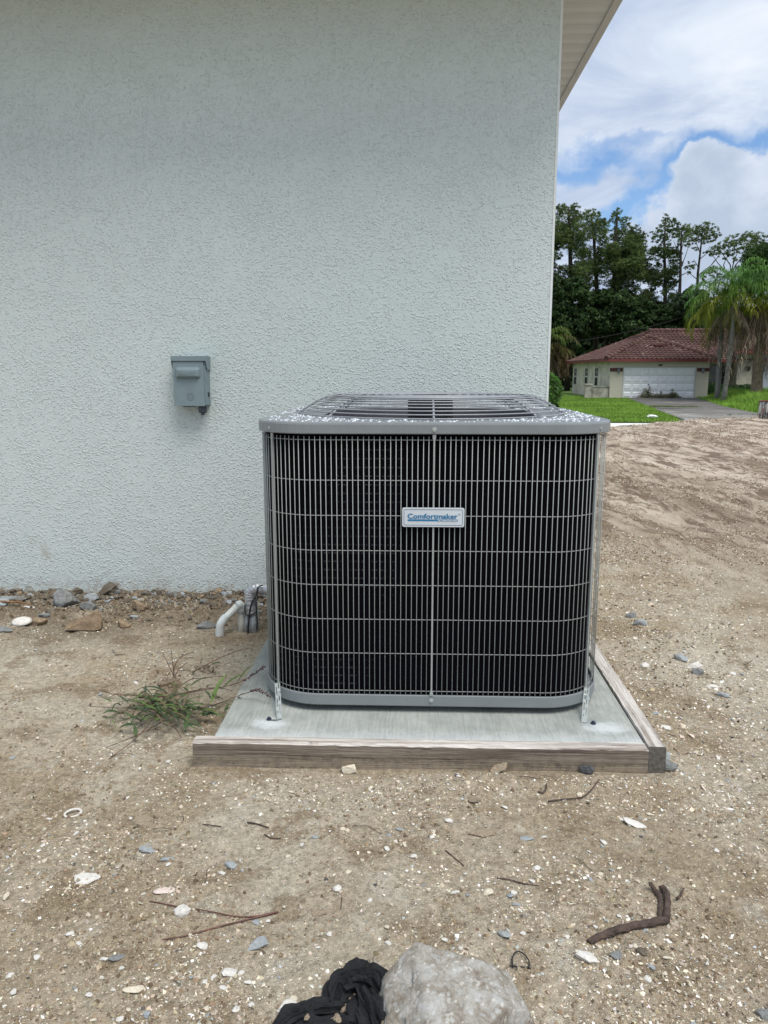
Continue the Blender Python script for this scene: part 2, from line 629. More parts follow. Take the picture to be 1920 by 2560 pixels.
def mat_drive():
    m, w, b, P = material('stained_driveway_concrete')
    x, y, z = w.sep(P)
    n = w.noise(w.scalev(P, (0.5, 1.2, 1)), 0.8, 6, 0.65, 0.5)
    n2 = w.noise(P, 3.5, 5, 0.65)
    g = w.math('ADD', w.math('MULTIPLY', n, 0.8), w.math('MULTIPLY', n2, 0.2))
    pale = w.sstep(y, 42, 31)
    g = w.math('ADD', g, w.math('MULTIPLY', pale, 0.14))
    c = w.ramp(g, [(0.40, (0.065, 0.060, 0.053)), (0.54, (0.125, 0.117, 0.105)), (0.66, (0.24, 0.23, 0.21)), (0.80, (0.44, 0.43, 0.41))])
    w.l.new(c, b.inputs['Base Color'])
    b.inputs['Roughness'].default_value = 0.9
    return m


def mat_soffit():
    m, w, b, P = material('perforated_white_vinyl')
    x, y, z = w.sep(P)
    fx = w.math('FRACT', w.math('MULTIPLY', x, 1 / 0.0115))
    fy = w.math('FRACT', w.math('MULTIPLY', y, 1 / 0.0115))
    dx, dy = w.math('SUBTRACT', fx, 0.5), w.math('SUBTRACT', fy, 0.5)
    r2 = w.math('ADD', w.math('MULTIPLY', dx, dx), w.math('MULTIPLY', dy, dy))
    dot = w.math('LESS_THAN', r2, 0.045)
    ch = w.math('FRACT', w.math('MULTIPLY', w.math('SUBTRACT', y, 3.86), 1 / 0.1255))
    band = w.math('MULTIPLY', w.math('GREATER_THAN', ch, 0.18), w.math('LESS_THAN', ch, 0.80))
    c = w.mix(w.math('MULTIPLY', dot, band), (0.60, 0.595, 0.57), (0.24, 0.235, 0.22))
    w.l.new(c, b.inputs['Base Color'])
    b.inputs['Roughness'].default_value = 0.5
    return m


def mat_grass(name, lo, hi):
    m, w, b, P = material(name)
    n = w.noise(P, 0.35, 6, 0.7)
    n2 = w.noise(P, 6, 4, 0.7)
    g = w.math('ADD', w.math('MULTIPLY', n, .6), w.math('MULTIPLY', n2, .4))
    w.l.new(w.ramp(g, [(0.3, lo), (0.7, hi)]), b.inputs['Base Color'])
    b.inputs['Roughness'].default_value = 0.9
    bump(w, b, n2, 0.05)
    return m


def mat_roof():
    m, w, b, P = material('clay_roof_tile')
    n = w.noise(P, 0.7, 5, 0.6)
    n2 = w.noise(P, 4.5, 4, 0.7)
    g = w.math('ADD', w.math('MULTIPLY', n, .5), w.math('MULTIPLY', n2, .5))
    c = w.ramp(g, [(0.32, (0.045, 0.021, 0.018)), (0.5, (0.092, 0.043, 0.035)), (0.68, (0.17, 0.098, 0.080))])
    c = w.mix(w.math('MULTIPLY', w.sstep(w.noise(P, 1.7, 5, .7), .58, .72), .6), c, (0.42, 0.33, 0.29))
    w.l.new(c, b.inputs['Base Color'])
    b.inputs['Roughness'].default_value = 0.85
    return m


def mat_bark(name, c1, c2, sx=30, sz=4):
    m, w, b, P = material(name)
    n = w.noise(w.scalev(P, (sx, sx, sz)), 1.0, 5, 0.65)
    w.l.new(w.ramp(n, [(0.35, c1), (0.65, c2)]), b.inputs['Base Color'])
    b.inputs['Roughness'].default_value = 0.95
    bump(w, b, n, 0.02)
    return m


def mat_peeling():
    m, w, b, P = material('peeling_white_paint_on_metal')
    n = w.noise(w.scalev(P, (22, 22, 4)), 1.0, 5, 0.7, 0.4)
    c = w.ramp(n, [(0.40, (0.05, 0.055, 0.07)), (0.46, (0.20, 0.19, 0.17)), (0.52, (0.50, 0.50, 0.45)), (0.75, (0.58, 0.58, 0.54))])
    z = w.sep(P)[2]
    rust = w.math('MULTIPLY', w.sstep(w.noise(P, 9, 3), .56, .66), 0.7)
    c = w.mix(rust, c, (0.20, 0.07, 0.045))
    w.l.new(c, b.inputs['Base Color'])
    b.inputs['Roughness'].default_value = 0.8
    bump(w, b, n, 0.01)
    return m


def mat_rock(name, a, bcol, cc, scale=18, bmp=0.012, specks=True):
    m, w, b, P = material(name)
    n = w.noise(P, scale, 6, 0.7, 0.4)
    c = w.ramp(n, [(0.32, a), (0.5, bcol), (0.7, cc)])
    v = w.new('ShaderNodeTexVoronoi', feature='F1')
    w.put(v.inputs['Vector'], P)
    v.inputs['Scale'].default_value = scale * 7
    s_ = w.math('MULTIPLY', w.math('LESS_THAN', v.outputs['Distance'], 0.3), w.math('GREATER_THAN', w.sep(v.outputs['Color'])[0], 0.8))
    if specks:
        c = w.mix(w.math('MULTIPLY', s_, 0.55), c, tuple(min(1, x * 1.7) for x in cc))
    else:
        ag = w.new('ShaderNodeTexVoronoi', feature='F1')
        w.put(ag.inputs['Vector'], w.vmath('ADD', P, w.vmath('SCALE', w.noise(P, 60, 3, out='Color'), .02)))
        ag.inputs['Scale'].default_value = 120
        rr = w.sep(ag.outputs['Color'])
        on = w.math('MULTIPLY', w.math('GREATER_THAN', rr[0], .60), w.sstep(ag.outputs['Distance'], .55, .40))
        c = w.mix(w.math('MULTIPLY', on, .45), c, w.ramp(rr[1], [(0.1, (.22, .20, .17)), (.35, (.38, .42, .43)), (.6, (.55, .57, .57)), (.85, (.70, .68, .63))]))
    w.l.new(c, b.inputs['Base Color'])
    b.inputs['Roughness'].default_value = 0.9
    b.inputs['Specular IOR Level'].default_value = 0.2
    bump(w, b, w.noise(P, scale * 3, 6, 0.7), bmp)
    return m


M = {}
M['stucco'] = mat_stucco('pale_blue_grey_stucco', (0.61, 0.68, 0.665))
M['corner'] = simple('corner_bead_paint', (0.74, 0.77, 0.76), 0.6, var=.03)
M['ground'] = mat_ground()
M['soffit'] = mat_soffit()
M['fascia'] = simple('white_fascia', (0.50, 0.485, 0.46), 0.5, var=.04, scale=4)
M['roofw'] = simple('grey_shingle', (0.16, 0.15, 0.14), 0.9)
M['paint'] = simple('grey_unit_paint', (0.215, 0.235, 0.245), 0.34, var=.04, scale=14, spec=.5)
M['guard'] = simple('grey_fan_guard_coating', (0.30, 0.315, 0.335), 0.28, var=.05, scale=50, spec=.7)
M['wire'] = simple('grey_wire_coating', (0.34, 0.365, 0.352), 0.38, var=.05, scale=50)
M['coil'] = mat_coil()
M['black'] = simple('black_motor_paint', (0.012, 0.013, 0.018), 0.5, var=.1)
M['inner'] = simple('shaded_inner_metal', (0.07, 0.072, 0.08), 0.5, var=.1)  # interior shade put into the colour of the fan orifice and hub
M['blade'] = simple('grey_fan_blade', (0.13, 0.13, 0.15), 0.45, var=.08)
M['zinc'] = simple('zinc_plated_steel', (0.62, 0.64, 0.63), 0.38, metal=.75, var=.12, scale=120)
M['screw'] = simple('bright_zinc_screw', (0.70, 0.74, 0.74), 0.28, metal=.9, var=.08)
M['galv'] = simple('galvanised_strap', (0.30, 0.33, 0.33), 0.5, metal=.35, var=.14, scale=60)
M['darkscrew'] = simple('blued_anchor_screw', (0.05, 0.06, 0.10), 0.4, metal=.5)
M['plate'] = simple('silver_nameplate', (0.60, 0.65, 0.70), 0.35, var=.03, scale=8)
M['blue'] = simple('printed_blue', (0.004, 0.165, 0.34), 0.5, var=.03)
M['navy'] = simple('printed_navy', (0.012, 0.06, 0.13), 0.5, var=.03)
M['white'] = simple('printed_white', (0.85, 0.87, 0.88), 0.5, var=.02)
M['greyprint'] = simple('printed_grey', (0.25, 0.27, 0.29), 0.5, var=.02)
M['drop'] = simple('sky_pale_water_bead', (0.50, 0.545, 0.59), 0.06, var=.05, spec=1.0)  # sky reflection put into the opaque pale colour of the beads
M['pad'] = mat_pad()
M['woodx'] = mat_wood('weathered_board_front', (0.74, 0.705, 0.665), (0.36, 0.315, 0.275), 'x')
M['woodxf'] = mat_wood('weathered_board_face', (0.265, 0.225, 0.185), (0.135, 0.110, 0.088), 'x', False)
M['woody'] = mat_wood('weathered_board_side', (0.68, 0.645, 0.605), (0.31, 0.275, 0.24), 'y', False)
M['endgrain'] = simple('dark_end_grain', (0.14, 0.125, 0.11), 0.9, var=.25, scale=90, bmp=.002, bscale=150)
M['boxgrey'] = simple('disconnect_box_paint', (0.20, 0.265, 0.285), 0.45, var=.04, scale=25)
M['fitting'] = simple('dark_grey_fitting', (0.055, 0.07, 0.085), 0.5, var=.08)
M['flatblack'] = simple('shade_and_knockout_black', (0.01, 0.012, 0.014), 0.8)
M['pvc'] = simple('white_pvc', (0.66, 0.72, 0.72), 0.35, var=.06, scale=20, c2=(0.55, 0.56, 0.52))
M['pvcold'] = simple('yellowed_pvc', (0.50, 0.50, 0.44), 0.4, var=.12, scale=20)
M['foil'] = simple('silver_foil_insulation', (0.56, 0.58, 0.59), 0.30, metal=.55, var=.15, scale=40, bmp=.004, bscale=60)
M['foilold'] = simple('dull_foil_insulation', (0.36, 0.38, 0.38), 0.42, metal=.4, var=.18, scale=60, bmp=.003, bscale=90)
M['rubber'] = simple('black_cable_sheath', (0.018, 0.015, 0.017), 0.5)
M['alum'] = simple('bare_aluminium', (0.75, 0.77, 0.78), 0.3, metal=.7, var=.05)
M['lath'] = simple('orange_brown_wood', (0.26, 0.14, 0.065), 0.8, var=.25, scale=40)
M['frag'] = tinted('shell_fragment', 0.7, 0.3, 0.12, 300)
M['clod'] = tinted('soil_clod', 0.97, 0.1, 0.25, 90, 0.004, 200)
M['leafy'] = tinted('foliage', 0.6, 0.3, 0.30, 2.2, trans=0.35)
M['needle'] = tinted('pine_foliage', 0.7, 0.2, 0.30, 0.8, trans=0.40)
M['blade_g'] = tinted('grass_blade', 0.7, 0.25, 0.30, 0.6, trans=0.35)
M['weedleaf'] = tinted('weed_leaf', 0.5, 0.35, 0.22, 40, trans=0.25)
M['lawn'] = mat_grass('lawn_soil', (0.07, 0.12, 0.02), (0.12, 0.21, 0.035))
M['road'] = simple('pale_road_concrete', (0.74, 0.725, 0.69), 0.9, var=.05, scale=1.5)
M['drive'] = mat_drive()
M['hwall'] = mat_stucco('cream_stucco', (0.56, 0.525, 0.42), .004, 20, False)
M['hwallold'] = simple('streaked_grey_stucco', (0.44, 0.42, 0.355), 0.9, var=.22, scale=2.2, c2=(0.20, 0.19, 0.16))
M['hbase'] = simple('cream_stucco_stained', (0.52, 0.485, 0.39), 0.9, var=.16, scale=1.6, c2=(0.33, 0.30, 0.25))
M['redband'] = simple('dark_red_band', (0.125, 0.045, 0.045), 0.8, var=.1)
M['redfascia'] = simple('dark_red_fascia', (0.17, 0.038, 0.035), 0.6, var=.12, scale=1.5)
M['gdoor'] = simple('white_garage_door', (0.86, 0.88, 0.89), 0.5, var=.02, scale=2)
M['tile'] = mat_roof()
M['glass'] = simple('dark_window_glass', (0.035, 0.042, 0.048), 0.12, var=.1, spec=.8)
M['wframe'] = simple('white_window_frame', (0.50, 0.50, 0.46), 0.6)
M['doorblue'] = simple('pale_blue_door', (0.42, 0.47, 0.53), 0.5, var=.04)
M['numeral'] = simple('black_numeral', (0.03, 0.028, 0.025), 0.6)
M['lamp'] = simple('tarnished_lantern', (0.22, 0.23, 0.24), 0.4, metal=.4, var=.25, scale=30)
M['pinebark'] = mat_bark('pine_bark', (0.022, 0.017, 0.014), (0.060, 0.048, 0.038))
M['palmbark'] = mat_bark('palm_bark', (0.12, 0.115, 0.10), (0.24, 0.235, 0.21), 6, 14)
M['deadfrond'] = simple('dead_palm_frond', (0.22, 0.165, 0.115), 0.9, var=.25, scale=4)
M['peel'] = mat_peeling()
M['rust'] = simple('rusty_rim', (0.15, 0.045, 0.035), 0.8, var=.2)
M['twig'] = simple('dark_root_bark', (0.085, 0.058, 0.046), 0.95, var=.35, scale=60, bmp=.006, bscale=110, c2=(0.04, 0.028, 0.024))
M['needlebr'] = simple('red_brown_pine_needle', (0.115, 0.040, 0.028), 0.6, var=.2)
M['straw'] = simple('dry_straw', (0.34, 0.25, 0.14), 0.8, var=.2)
M['cloth'] = simple('black_woven_fabric', (0.017, 0.018, 0.021), 0.75, var=.3, scale=60, bmp=.006, bscale=140, spec=.35)
M['soilbit'] = simple('clinging_soil', (0.31, 0.25, 0.18), 0.97, var=.2, scale=5, bmp=.0010, bscale=9)
M['soilw'] = simple('crumbled_root_soil', (0.27, 0.215, 0.155), 0.97, var=.3, scale=90, bmp=.002, bscale=300)
M['concr'] = mat_rock('broken_concrete', (0.17, 0.135, 0.10), (0.34, 0.32, 0.28), (0.50, 0.505, 0.495), 34, 0.004, False)
M['rk_white'] = mat_rock('white_shell', (0.50, 0.465, 0.41), (0.64, 0.62, 0.575), (0.74, 0.735, 0.71), 2.6, .0012)
M['rk_cream'] = mat_rock('cream_shell', (0.48, 0.42, 0.31), (0.62, 0.56, 0.44), (0.74, 0.69, 0.58), 2.6, .0012)
M['rk_pink'] = mat_rock('pinkish_shell', (0.52, 0.40, 0.35), (0.66, 0.56, 0.50), (0.76, 0.68, 0.62), 2.6, .0012)
M['rk_blue'] = mat_rock('blue_grey_stone', (0.22, 0.24, 0.245), (0.31, 0.335, 0.345), (0.42, 0.45, 0.46), 2.6, .0012)
M['rk_grey'] = mat_rock('grey_stone', (0.12, 0.125, 0.122), (0.19, 0.198, 0.195), (0.29, 0.30, 0.295), 2.6, .0012)
M['rk_dark'] = mat_rock('dark_earthy_stone', (0.075, 0.062, 0.047), (0.125, 0.105, 0.08), (0.20, 0.175, 0.14), 2.6, .0012)
M['rk_tan'] = mat_rock('tan_stone', (0.15, 0.105, 0.068), (0.25, 0.185, 0.122), (0.35, 0.275, 0.19), 2.6, .0012)
M['rk_black'] = mat_rock('black_pebble', (0.04, 0.04, 0.045), (0.08, 0.08, 0.085), (0.15, 0.15, 0.15), 2.6, .0012)

# ------------------------------------------------------------------ terrain
CX, CY = 0.068, 2.86           # centre of the air conditioning unit


def crest(x, y):
    return (y - 15.56 - 0.85 * (np.clip(x, -6, 9) - 3.95)) / 1.31


def lot_h(x, y, fine=True):
    """height of the graded dirt lot"""
    x = np.asarray(x, float)
    y = np.asarray(y, float)
    c = crest(x, y)
    t = np.clip(c / 6.0, 0, 1)
    h = -0.80 * t * t * (3 - 2 * t)
    far = np.clip((y + 0.4 * x - 4.5) / 4, 0, 1)
    h = h + far * 0.055 * (fbm(x * 0.5, y * 0.5, 3, 5) - 0.5)
    # ruts and clods, running obliquely over the lot
    a = math.radians(-98)
    u, v = x * math.cos(a) - y * math.sin(a), x * math.sin(a) + y * math.cos(a)
    rt = fbm(u * 0.45, v * 1.9, 5, 11, 0.62)
    h = h + far * 0.16 * np.clip(rt - 0.5, -0.12, 1)
    h = h + far * 0.09 * (fbm(u * 4, v * 9, 4, 31, 0.65) - 0.5)
    if fine:
        flat = np.clip((np.hypot(np.clip(np.abs(x - 0.055) - 0.64, 0, 9), np.clip(np.abs(y - 2.78) - 0.69, 0, 9))) / 0.15, 0.12, 1)
        n = 0.030 * (fbm(x * 2.2, y * 2.2, 3, 3) - 0.5) + 0.024 * (fbm(x * 11, y * 11, 4, 7, 0.62) - 0.5) + 0.010 * (fbm(x * 55, y * 55, 3, 9) - 0.5)
        h = h + n * flat
        wallm = np.clip((y - 3.30) / 0.45, 0, 1) * np.clip((0.75 - x) / 0.1, 0, 1)
        h = h + wallm * (0.004 + 0.075 * np.clip(fbm(x * 6, y * 6, 4, 17, .65) - 0.42, 0, 1)) * np.clip(-0.45 - x, 0, .3) / .3
        # little heap of spoil against the front board
        fr = np.exp(-((y - 2.02) / 0.055) ** 2) * np.clip((x + .1) / .3, 0, 1) * np.clip((0.95 - x) / .2, 0, 1)
        h = h + 0.024 * fr * (0.3 + fbm(x * 9, y * 9, 3, 23))
        sidem = np.exp(-((x - 0.80) / 0.05) ** 2) * np.clip((3.4 - y) / .3, 0, 1) * np.clip((y - 2.05) / .2, 0, 1)
        h = h + 0.018 * sidem
    return h


def growlines(a, b, step, lo, hi, g):
    """coordinates from lo to hi: fine between a and b, widening outside"""
    xs = list(np.arange(a, b + 1e-6, step))
    d, x = step, xs[-1]
    while x < hi:
        d *= g
        x += d
        xs.append(min(x, hi))
    d, x = step, xs[0]
    left = []
    while x > lo:
        d *= g
        x -= d
        left.append(max(x, lo))
    return np.array(left[::-1] + xs)


def build_ground():
    xs = growlines(-2.2, 2.6, 0.0155, -40, 60, 1.030)
    ys = growlines(1.0, 3.9, 0.0155, -14, 25.6, 1.019)
    X, Y = np.meshgrid(xs, ys)
    Z = lot_h(X, Y)
    V = np.stack([X, Y, Z], -1).reshape(-1, 3)
    nx, ny = len(xs), len(ys)
    i = np.arange(ny - 1)[:, None] * nx + np.arange(nx - 1)[None, :]
    F = np.stack([i, i + 1, i + nx + 1, i + nx], -1).reshape(-1, 4)
    link('dirt_ground', np_mesh('dirt_ground', V, F, M['ground'], True), kind='structure', label='sandy shell-strewn dirt of the graded building lot', category='ground')


build_ground()


def drive_edges(y):
    L = np.interp(y, [29.9, 35, 43, 53], [10.6, 11.35, 12.75, 14.45])
    R = np.interp(y, [29.9, 34.5, 42, 53], [15.6, 15.35, 16.5, 19.2])
    return L, R


def yard_h(x, y):
    return -0.745 + 0.145 * np.clip((np.asarray(y, float) - 30) / 22, 0, 1)


def build_far_ground():
    m = MB()
    m.box(-900, 900, -900, 900, -2.0, -1.0)
    m.obj('far_ground', M['lawn'], kind='structure', label='flat green land reaching to the horizon', category='ground')
    m = MB()
    m.box(-120, 140, 25.35, 29.9, -0.95, -0.775)
    m.obj('road', M['road'], kind='structure', label='pale concrete road crossing behind the dirt lot', category='road')
    xs = np.linspace(-60, 90, 120)
    ys = np.linspace(29.9, 110, 90)
    X, Y = np.meshgrid(xs, ys)
    Z = yard_h(X, Y) + 0.05 * (fbm(X * .7, Y * .7, 3, 41) - .5) * np.clip((Y - 30) / 2, 0, 1)
    V = np.stack([X, Y, Z], -1).reshape(-1, 3)
    nx, ny = len(xs), len(ys)
    i = np.arange(ny - 1)[:, None] * nx + np.arange(nx - 1)[None, :]
    F = np.stack([i, i + 1, i + nx + 1, i + nx], -1).reshape(-1, 4)
    link('lawn', np_mesh('lawn', V, F, M['lawn'], True), kind='structure', label='green front lawn of the tiled house', category='lawn')
    vs, fs = [], []
    yy = np.linspace(29.9, 53.0, 34)
    for k, y in enumerate(yy):
        L, R = drive_edges(y)
        h = float(yard_h(0, y)) + 0.045
        vs += [(L, y, h), (R, y, h), (L, y, h - .2), (R, y, h - .2)]
        if k:
            o = 4 * k
            fs += [(o - 4, o - 3, o + 1, o), (o - 4, o, o + 2, o - 2), (o - 3, o - 1, o + 3, o + 1)]
    m = MB()
    m.add(vs, fs + [(0, 2, 3, 1)])
    m.obj('driveway', M['drive'], kind='structure', label='stained grey concrete driveway leading to the garage', category='driveway')


build_far_ground()

# ------------------------------------------------------------------ the near house: stucco wall, soffit, fascia, roof
WY, WX = 3.86, 0.672          # wall plane and its right-hand corner
SOF = 2.95
OV = 0.335
OVF = 0.52                     # deeper overhang on the near side


def build_near_house():
    t = thing('stucco_house', 'pale blue-grey stucco house wall filling the left behind the unit', 'house', (-4, WY, 0))
    m = MB()
    m.box(-9, WX - .004, WY, WY + 12, -0.25, SOF + .05)
    m.obj('wall', M['stucco'], t)
    m = MB()
    m.box(WX - .010, WX + .001, WY - .002, WY + .012, 0, SOF + .02)
    m.obj('corner_bead', M['corner'], t)
    # soffit panels of the right-hand eave, each a channel with a raised lip
    first = None
    n = 0
    y = WY - OVF
    pw = 0.1255
    while y < WY + 12:
        if first is None:
            p = MB()
            x0, x1 = 0.0, OV - .004
            z = 0.0
            p.add([(x0, 0, z), (x1, 0, z), (x0, .010, z - .0035), (x1, .010, z - .0035), (x0, .017, z - .0035), (x1, .017, z - .0035),
                   (x0, .027, z), (x1, .027, z), (x0, pw, z), (x1, pw, z)],
                  [(0, 2, 3, 1), (2, 4, 5, 3), (4, 6, 7, 5), (6, 8, 9, 7)])
            me = p.mesh('soffit_panel', M['soffit'])
            first = me
        o = link('soffit_panel', first, t)
        o.location = Vector((WX, y, SOF)) - t.location
        y += pw
    m = MB()
    m.box(WX - 9.5, WX, WY - OVF, WY, SOF, SOF + .012)
    m.obj('front_soffit', M['fascia'], t)
    m = MB()
    m.box(WX + OV - .03, WX + OV + .012, WY - OVF - .03, WY + 12.4, SOF - .012, SOF + .175)
    m.box(-9.4, WX + OV - .031, WY - OVF - .03, WY - OVF + .012, SOF - .012, SOF + .175)
    m.obj('fascia', M['fascia'], t, bevel=.003)
    m = MB()
    m.box(WX + OV + .014, WX + OV + .035, WY - OVF - .05, WY + 12.4, SOF + .10, SOF + .185)
    m.obj('drip_edge', M['fascia'], t)
    m = MB()
    x0, x1, y0, y1, z0 = -9.5, WX + OV + .04, WY - OVF - .06, WY + 12.4, SOF + .19
    hy = (y1 - y0) / 2
    m.add([(x0, y0, z0), (x1, y0, z0), (x1, y1, z0), (x0, y1, z0), (x0, y0 + hy, z0 + hy * .4), (x1 - hy * .8, y0 + hy, z0 + hy * .4)],
          [(0, 1, 5, 4), (1, 2, 5), (2, 3, 4, 5), (3, 0, 4), (0, 3, 2, 1)])
    m.obj('roof', M['roofw'], t)


build_near_house()


# ------------------------------------------------------------------ the pad and its timber form
def build_pad():
    m = MB()
    n = 44
    m.box(-0.585, 0.688, 2.127, 3.46, -0.06, 0.078)
    o = m.obj('concrete_pad', M['pad'], bevel=.004, label='broomed grey concrete slab under the air conditioning unit', category='concrete slab')
    # front board: bleached top, dirty face
    def board(name, x0, x1, y0, y1, z0, z1, mats, seg, axis, label):
        bm = bmesh.new()
        L = x1 - x0 if axis == 'x' else y1 - y0
        rings = []
        for k in range(seg + 1):
            f = k / seg
            wob = lambda a: 0.0022 * (random.random() - .5)
            if axis == 'x':
                x = x0 + f * L
                c = [(x, y0 + wob(0), z0), (x, y1, z0), (x, y1, z1 + wob(0)), (x, y0 + .004 + wob(0), z1 + wob(0)), (x, y0 + wob(0), z1 - .004 + wob(0))]
            else:
                y = y0 + f * L
                c = [(x0, y, z0), (x1, y, z0), (x1 + wob(0), y, z1 - .004 + wob(0)), (x1 - .004, y, z1 + wob(0)), (x0 + wob(0), y, z1 + wob(0))]
            rings.append([bm.verts.new(p) for p in c])
        for a, b_ in zip(rings[:-1], rings[1:]):
            for i in range(5):
                j = (i + 1) % 5
                f_ = bm.faces.new((a[i], a[j], b_[j], b_[i]))
        bm.faces.new(rings[0])
        bm.faces.new(rings[-1][::-1])
        bmesh.ops.recalc_face_normals(bm, faces=bm.faces)
        bm.normal_update()
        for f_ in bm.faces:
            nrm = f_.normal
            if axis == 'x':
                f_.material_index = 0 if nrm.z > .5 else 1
            else:
                f_.material_index = 1 if nrm.y < -.9 else 0
        me = bpy.data.meshes.new(name)
        bm.to_mesh(me)
        bm.free()
        for q in mats:
            me.materials.append(q)
        return link(name, me, label=label, category='board')
    board('timber_board', -0.640, 0.690, 2.086, 2.1255, -0.05, 0.078, [M['woodx'], M['woodxf']], 60, 'x',
          'weathered board along the front edge of the concrete slab')
    board('timber_board', 0.692, 0.742, 2.089, 3.50, -0.05, 0.086, [M['woody'], M['endgrain']], 60, 'y',
          'grey board running back along the right edge of the slab')


build_pad()


# ------------------------------------------------------------------ air conditioning unit
def rounded_sq(half, R, n_arc=10, n_side=1):
    """points of a rounded square, counter-clockwise from the middle of the front side"""
    pts = []
    for (cx, cy, a0) in ((half - R, -(half - R), -PI / 2), (half - R, half - R, 0), (-(half - R), half - R, PI / 2), (-(half - R), -(half - R), PI)):
        for k in range(n_arc + 1):
            a = a0 + k / n_arc * PI / 2
            pts.append((cx + R * math.cos(a), cy + R * math.sin(a)))
    return pts


def build_unit():
    t = thing('air_conditioner', 'large grey outdoor air conditioning unit with wire guard over black coil', 'air conditioner', (CX, CY, 0.078))
    H = 0.556
    R = 0.20

    def band(half, R_, prof, name, mat, **kw):
        """profile of (inset, z) swept round the rounded square"""
        m = MB()
        ring = []
        for ins, z in prof:
            ring.append([(CX + x, CY + y, z) for x, y in rounded_sq(half - ins, max(R_ - ins, .01), 12)])
        n = len(ring[0])
        vs = [p for r in ring for p in r]
        fs = []
        for i in range(len(prof) - 1):
            for k in range(n):
                l = (k + 1) % n
                fs.append((i * n + k, i * n + l, (i + 1) * n + l, (i + 1) * n + k))
        m.add(vs, fs)
        return m.obj(name, mat, t, smooth=False, **kw)

    # base pan with a shallow rolled lip
    b = band(H, R, [(.30, .102), (.012, .100), (.002, .101), (0, .104), (0, .136), (.0015, .1385), (.005, .1385), (.006, .125), (.30, .118)], 'base_pan', M['paint'])
    for x in (-.38, .38):
        for y in (-.38, .38):
            m = MB()
            m.lathe((CX + x, CY + y, 0.0785), [(.03, 0), (.03, .024)], 16, cap=True)
            m.obj('foot', M['rubber'], t)
    # coil and what can be seen between the fins
    def coil_band(x0, x1, y0, y1, rl, rr_, name, mat):
        pts = []
        for (cx, cy, a0, q) in ((x1 - rr_, y0 + rr_, -PI / 2, rr_), (x1 - rr_, y1 - rr_, 0, rr_), (x0 + rl, y1 - rl, PI / 2, rl), (x0 + rl, y0 + rl, PI, rl)):
            for k in range(11):
                a = a0 + k / 10 * PI / 2
                pts.append((CX + cx + q * math.cos(a), CY + cy + q * math.sin(a)))
        m = MB()
        n = len(pts)
        m.add([(x, y, .125) for x, y in pts] + [(x, y, .962) for x, y in pts], [(k, (k + 1) % n, n + (k + 1) % n, n + k) for k in range(n)])
        m.obj(name, mat, t)
    # the coil hugs the guard at the front and left, and stops short of the right-hand corner
    coil_band(-H + .014, H - .036, -H + .020, H - .02, R - .008, R - .05, 'coil', M['coil'])
    band(H - .10, R - .06, [(0, .13), (0, .955)], 'coil_liner', M['black'])
    # top panel: skirt, then flat rounded square with a round opening
    prof = [(.010, .968), (.0015, .9675), (0, .970), (0, .9955), (.0015, 1.0005), (.006, 1.003)]
    m = MB()
    rings = []
    for ins, z in prof:
        rings.append([(CX + x, CY + y, z) for x, y in rounded_sq(H + .006 - ins, R - ins, 12)])
    n = len(rings[0])
    outer = rings[-1]
    # inner circle points matched by angle
    RO = 0.457
    inner, lip, deep = [], [], []
    for (x, y, z) in outer:
        a = math.atan2(y - CY, x - CX)
        inner.append((CX + RO * math.cos(a), CY + RO * math.sin(a), 1.003))
        lip.append((CX + (RO - .006) * math.cos(a), CY + (RO - .006) * math.sin(a), 1.000))
        deep.append((CX + (RO - .02) * math.cos(a), CY + (RO - .02) * math.sin(a), 0.86))
    rings += [inner, lip]
    vs = [p for r in rings for p in r]
    fs = []
    for i in range(len(rings) - 1):
        for k in range(n):
            l = (k + 1) % n
            fs.append((i * n + k, i * n + l, (i + 1) * n + l, (i + 1) * n + k))
    m.add(vs, fs)
    tp = m.obj('top_panel', M['paint'], t)
    m = MB()
    m.add(lip + deep, [(k, (k + 1) % n, n + (k + 1) % n, n + k) for k in range(n)])
    m.obj('fan_orifice', M['inner'], t, smooth=True)
    # beads of rain water standing on the panel
    drops = MB()
    placed = []
    tries = 0
    while len(placed) < 800 and tries < 40000:
        tries += 1
        x, y = random.uniform(-.545, .545), random.uniform(-.545, .545)
        r = math.hypot(x, y)
        ax, ay = abs(x) - (H - R), abs(y) - (H - R)
        if ax > 0 and ay > 0 and math.hypot(ax, ay) > R - .012:
            continue
        if r < RO + .012:
            continue
        s = 0.0025 + 0.0055 * random.random() ** 1.8
        if any((x - a) ** 2 + (y - b_) ** 2 < (s + c) ** 2 * .8 for a, b_, c in placed[-400:]):
            continue
        placed.append((x, y, s))
        e = random.uniform(.75, 1.0)
        an = random.random() * PI
        hgt = s * random.uniform(.42, .6)
        vs = [(CX + x, CY + y, 1.0032 + hgt)]
        fs = []
        for j, (rr, hh) in enumerate(((.55, .86), (.9, .45), (1.0, 0.0))):
            for k in range(8):
                a = k * PI / 4
                u, v = rr * s * math.cos(a), rr * s * math.sin(a) * e
                vs.append((CX + x + u * math.cos(an) - v * math.sin(an), CY + y + u * math.sin(an) + v * math.cos(an), 1.0032 + hh * hgt))
        for k in range(8):
            l = (k + 1) % 8
            fs += [(0, 1 + k, 1 + l), (1 + k, 9 + k, 9 + l, 1 + l), (9 + k, 17 + k, 17 + l, 9 + l)]
        drops.add(vs, fs)
    drops.obj('water_droplets', M['drop'], t, smooth=True, kind='stuff', label='beads of rain water on the top panel, sky reflection painted pale')

    # guard wires
    hw = H - .006
    Rw = R - .006
    side = 2 * (hw - Rw)
    arc = Rw * PI / 2
    per = 4 * (side + arc)

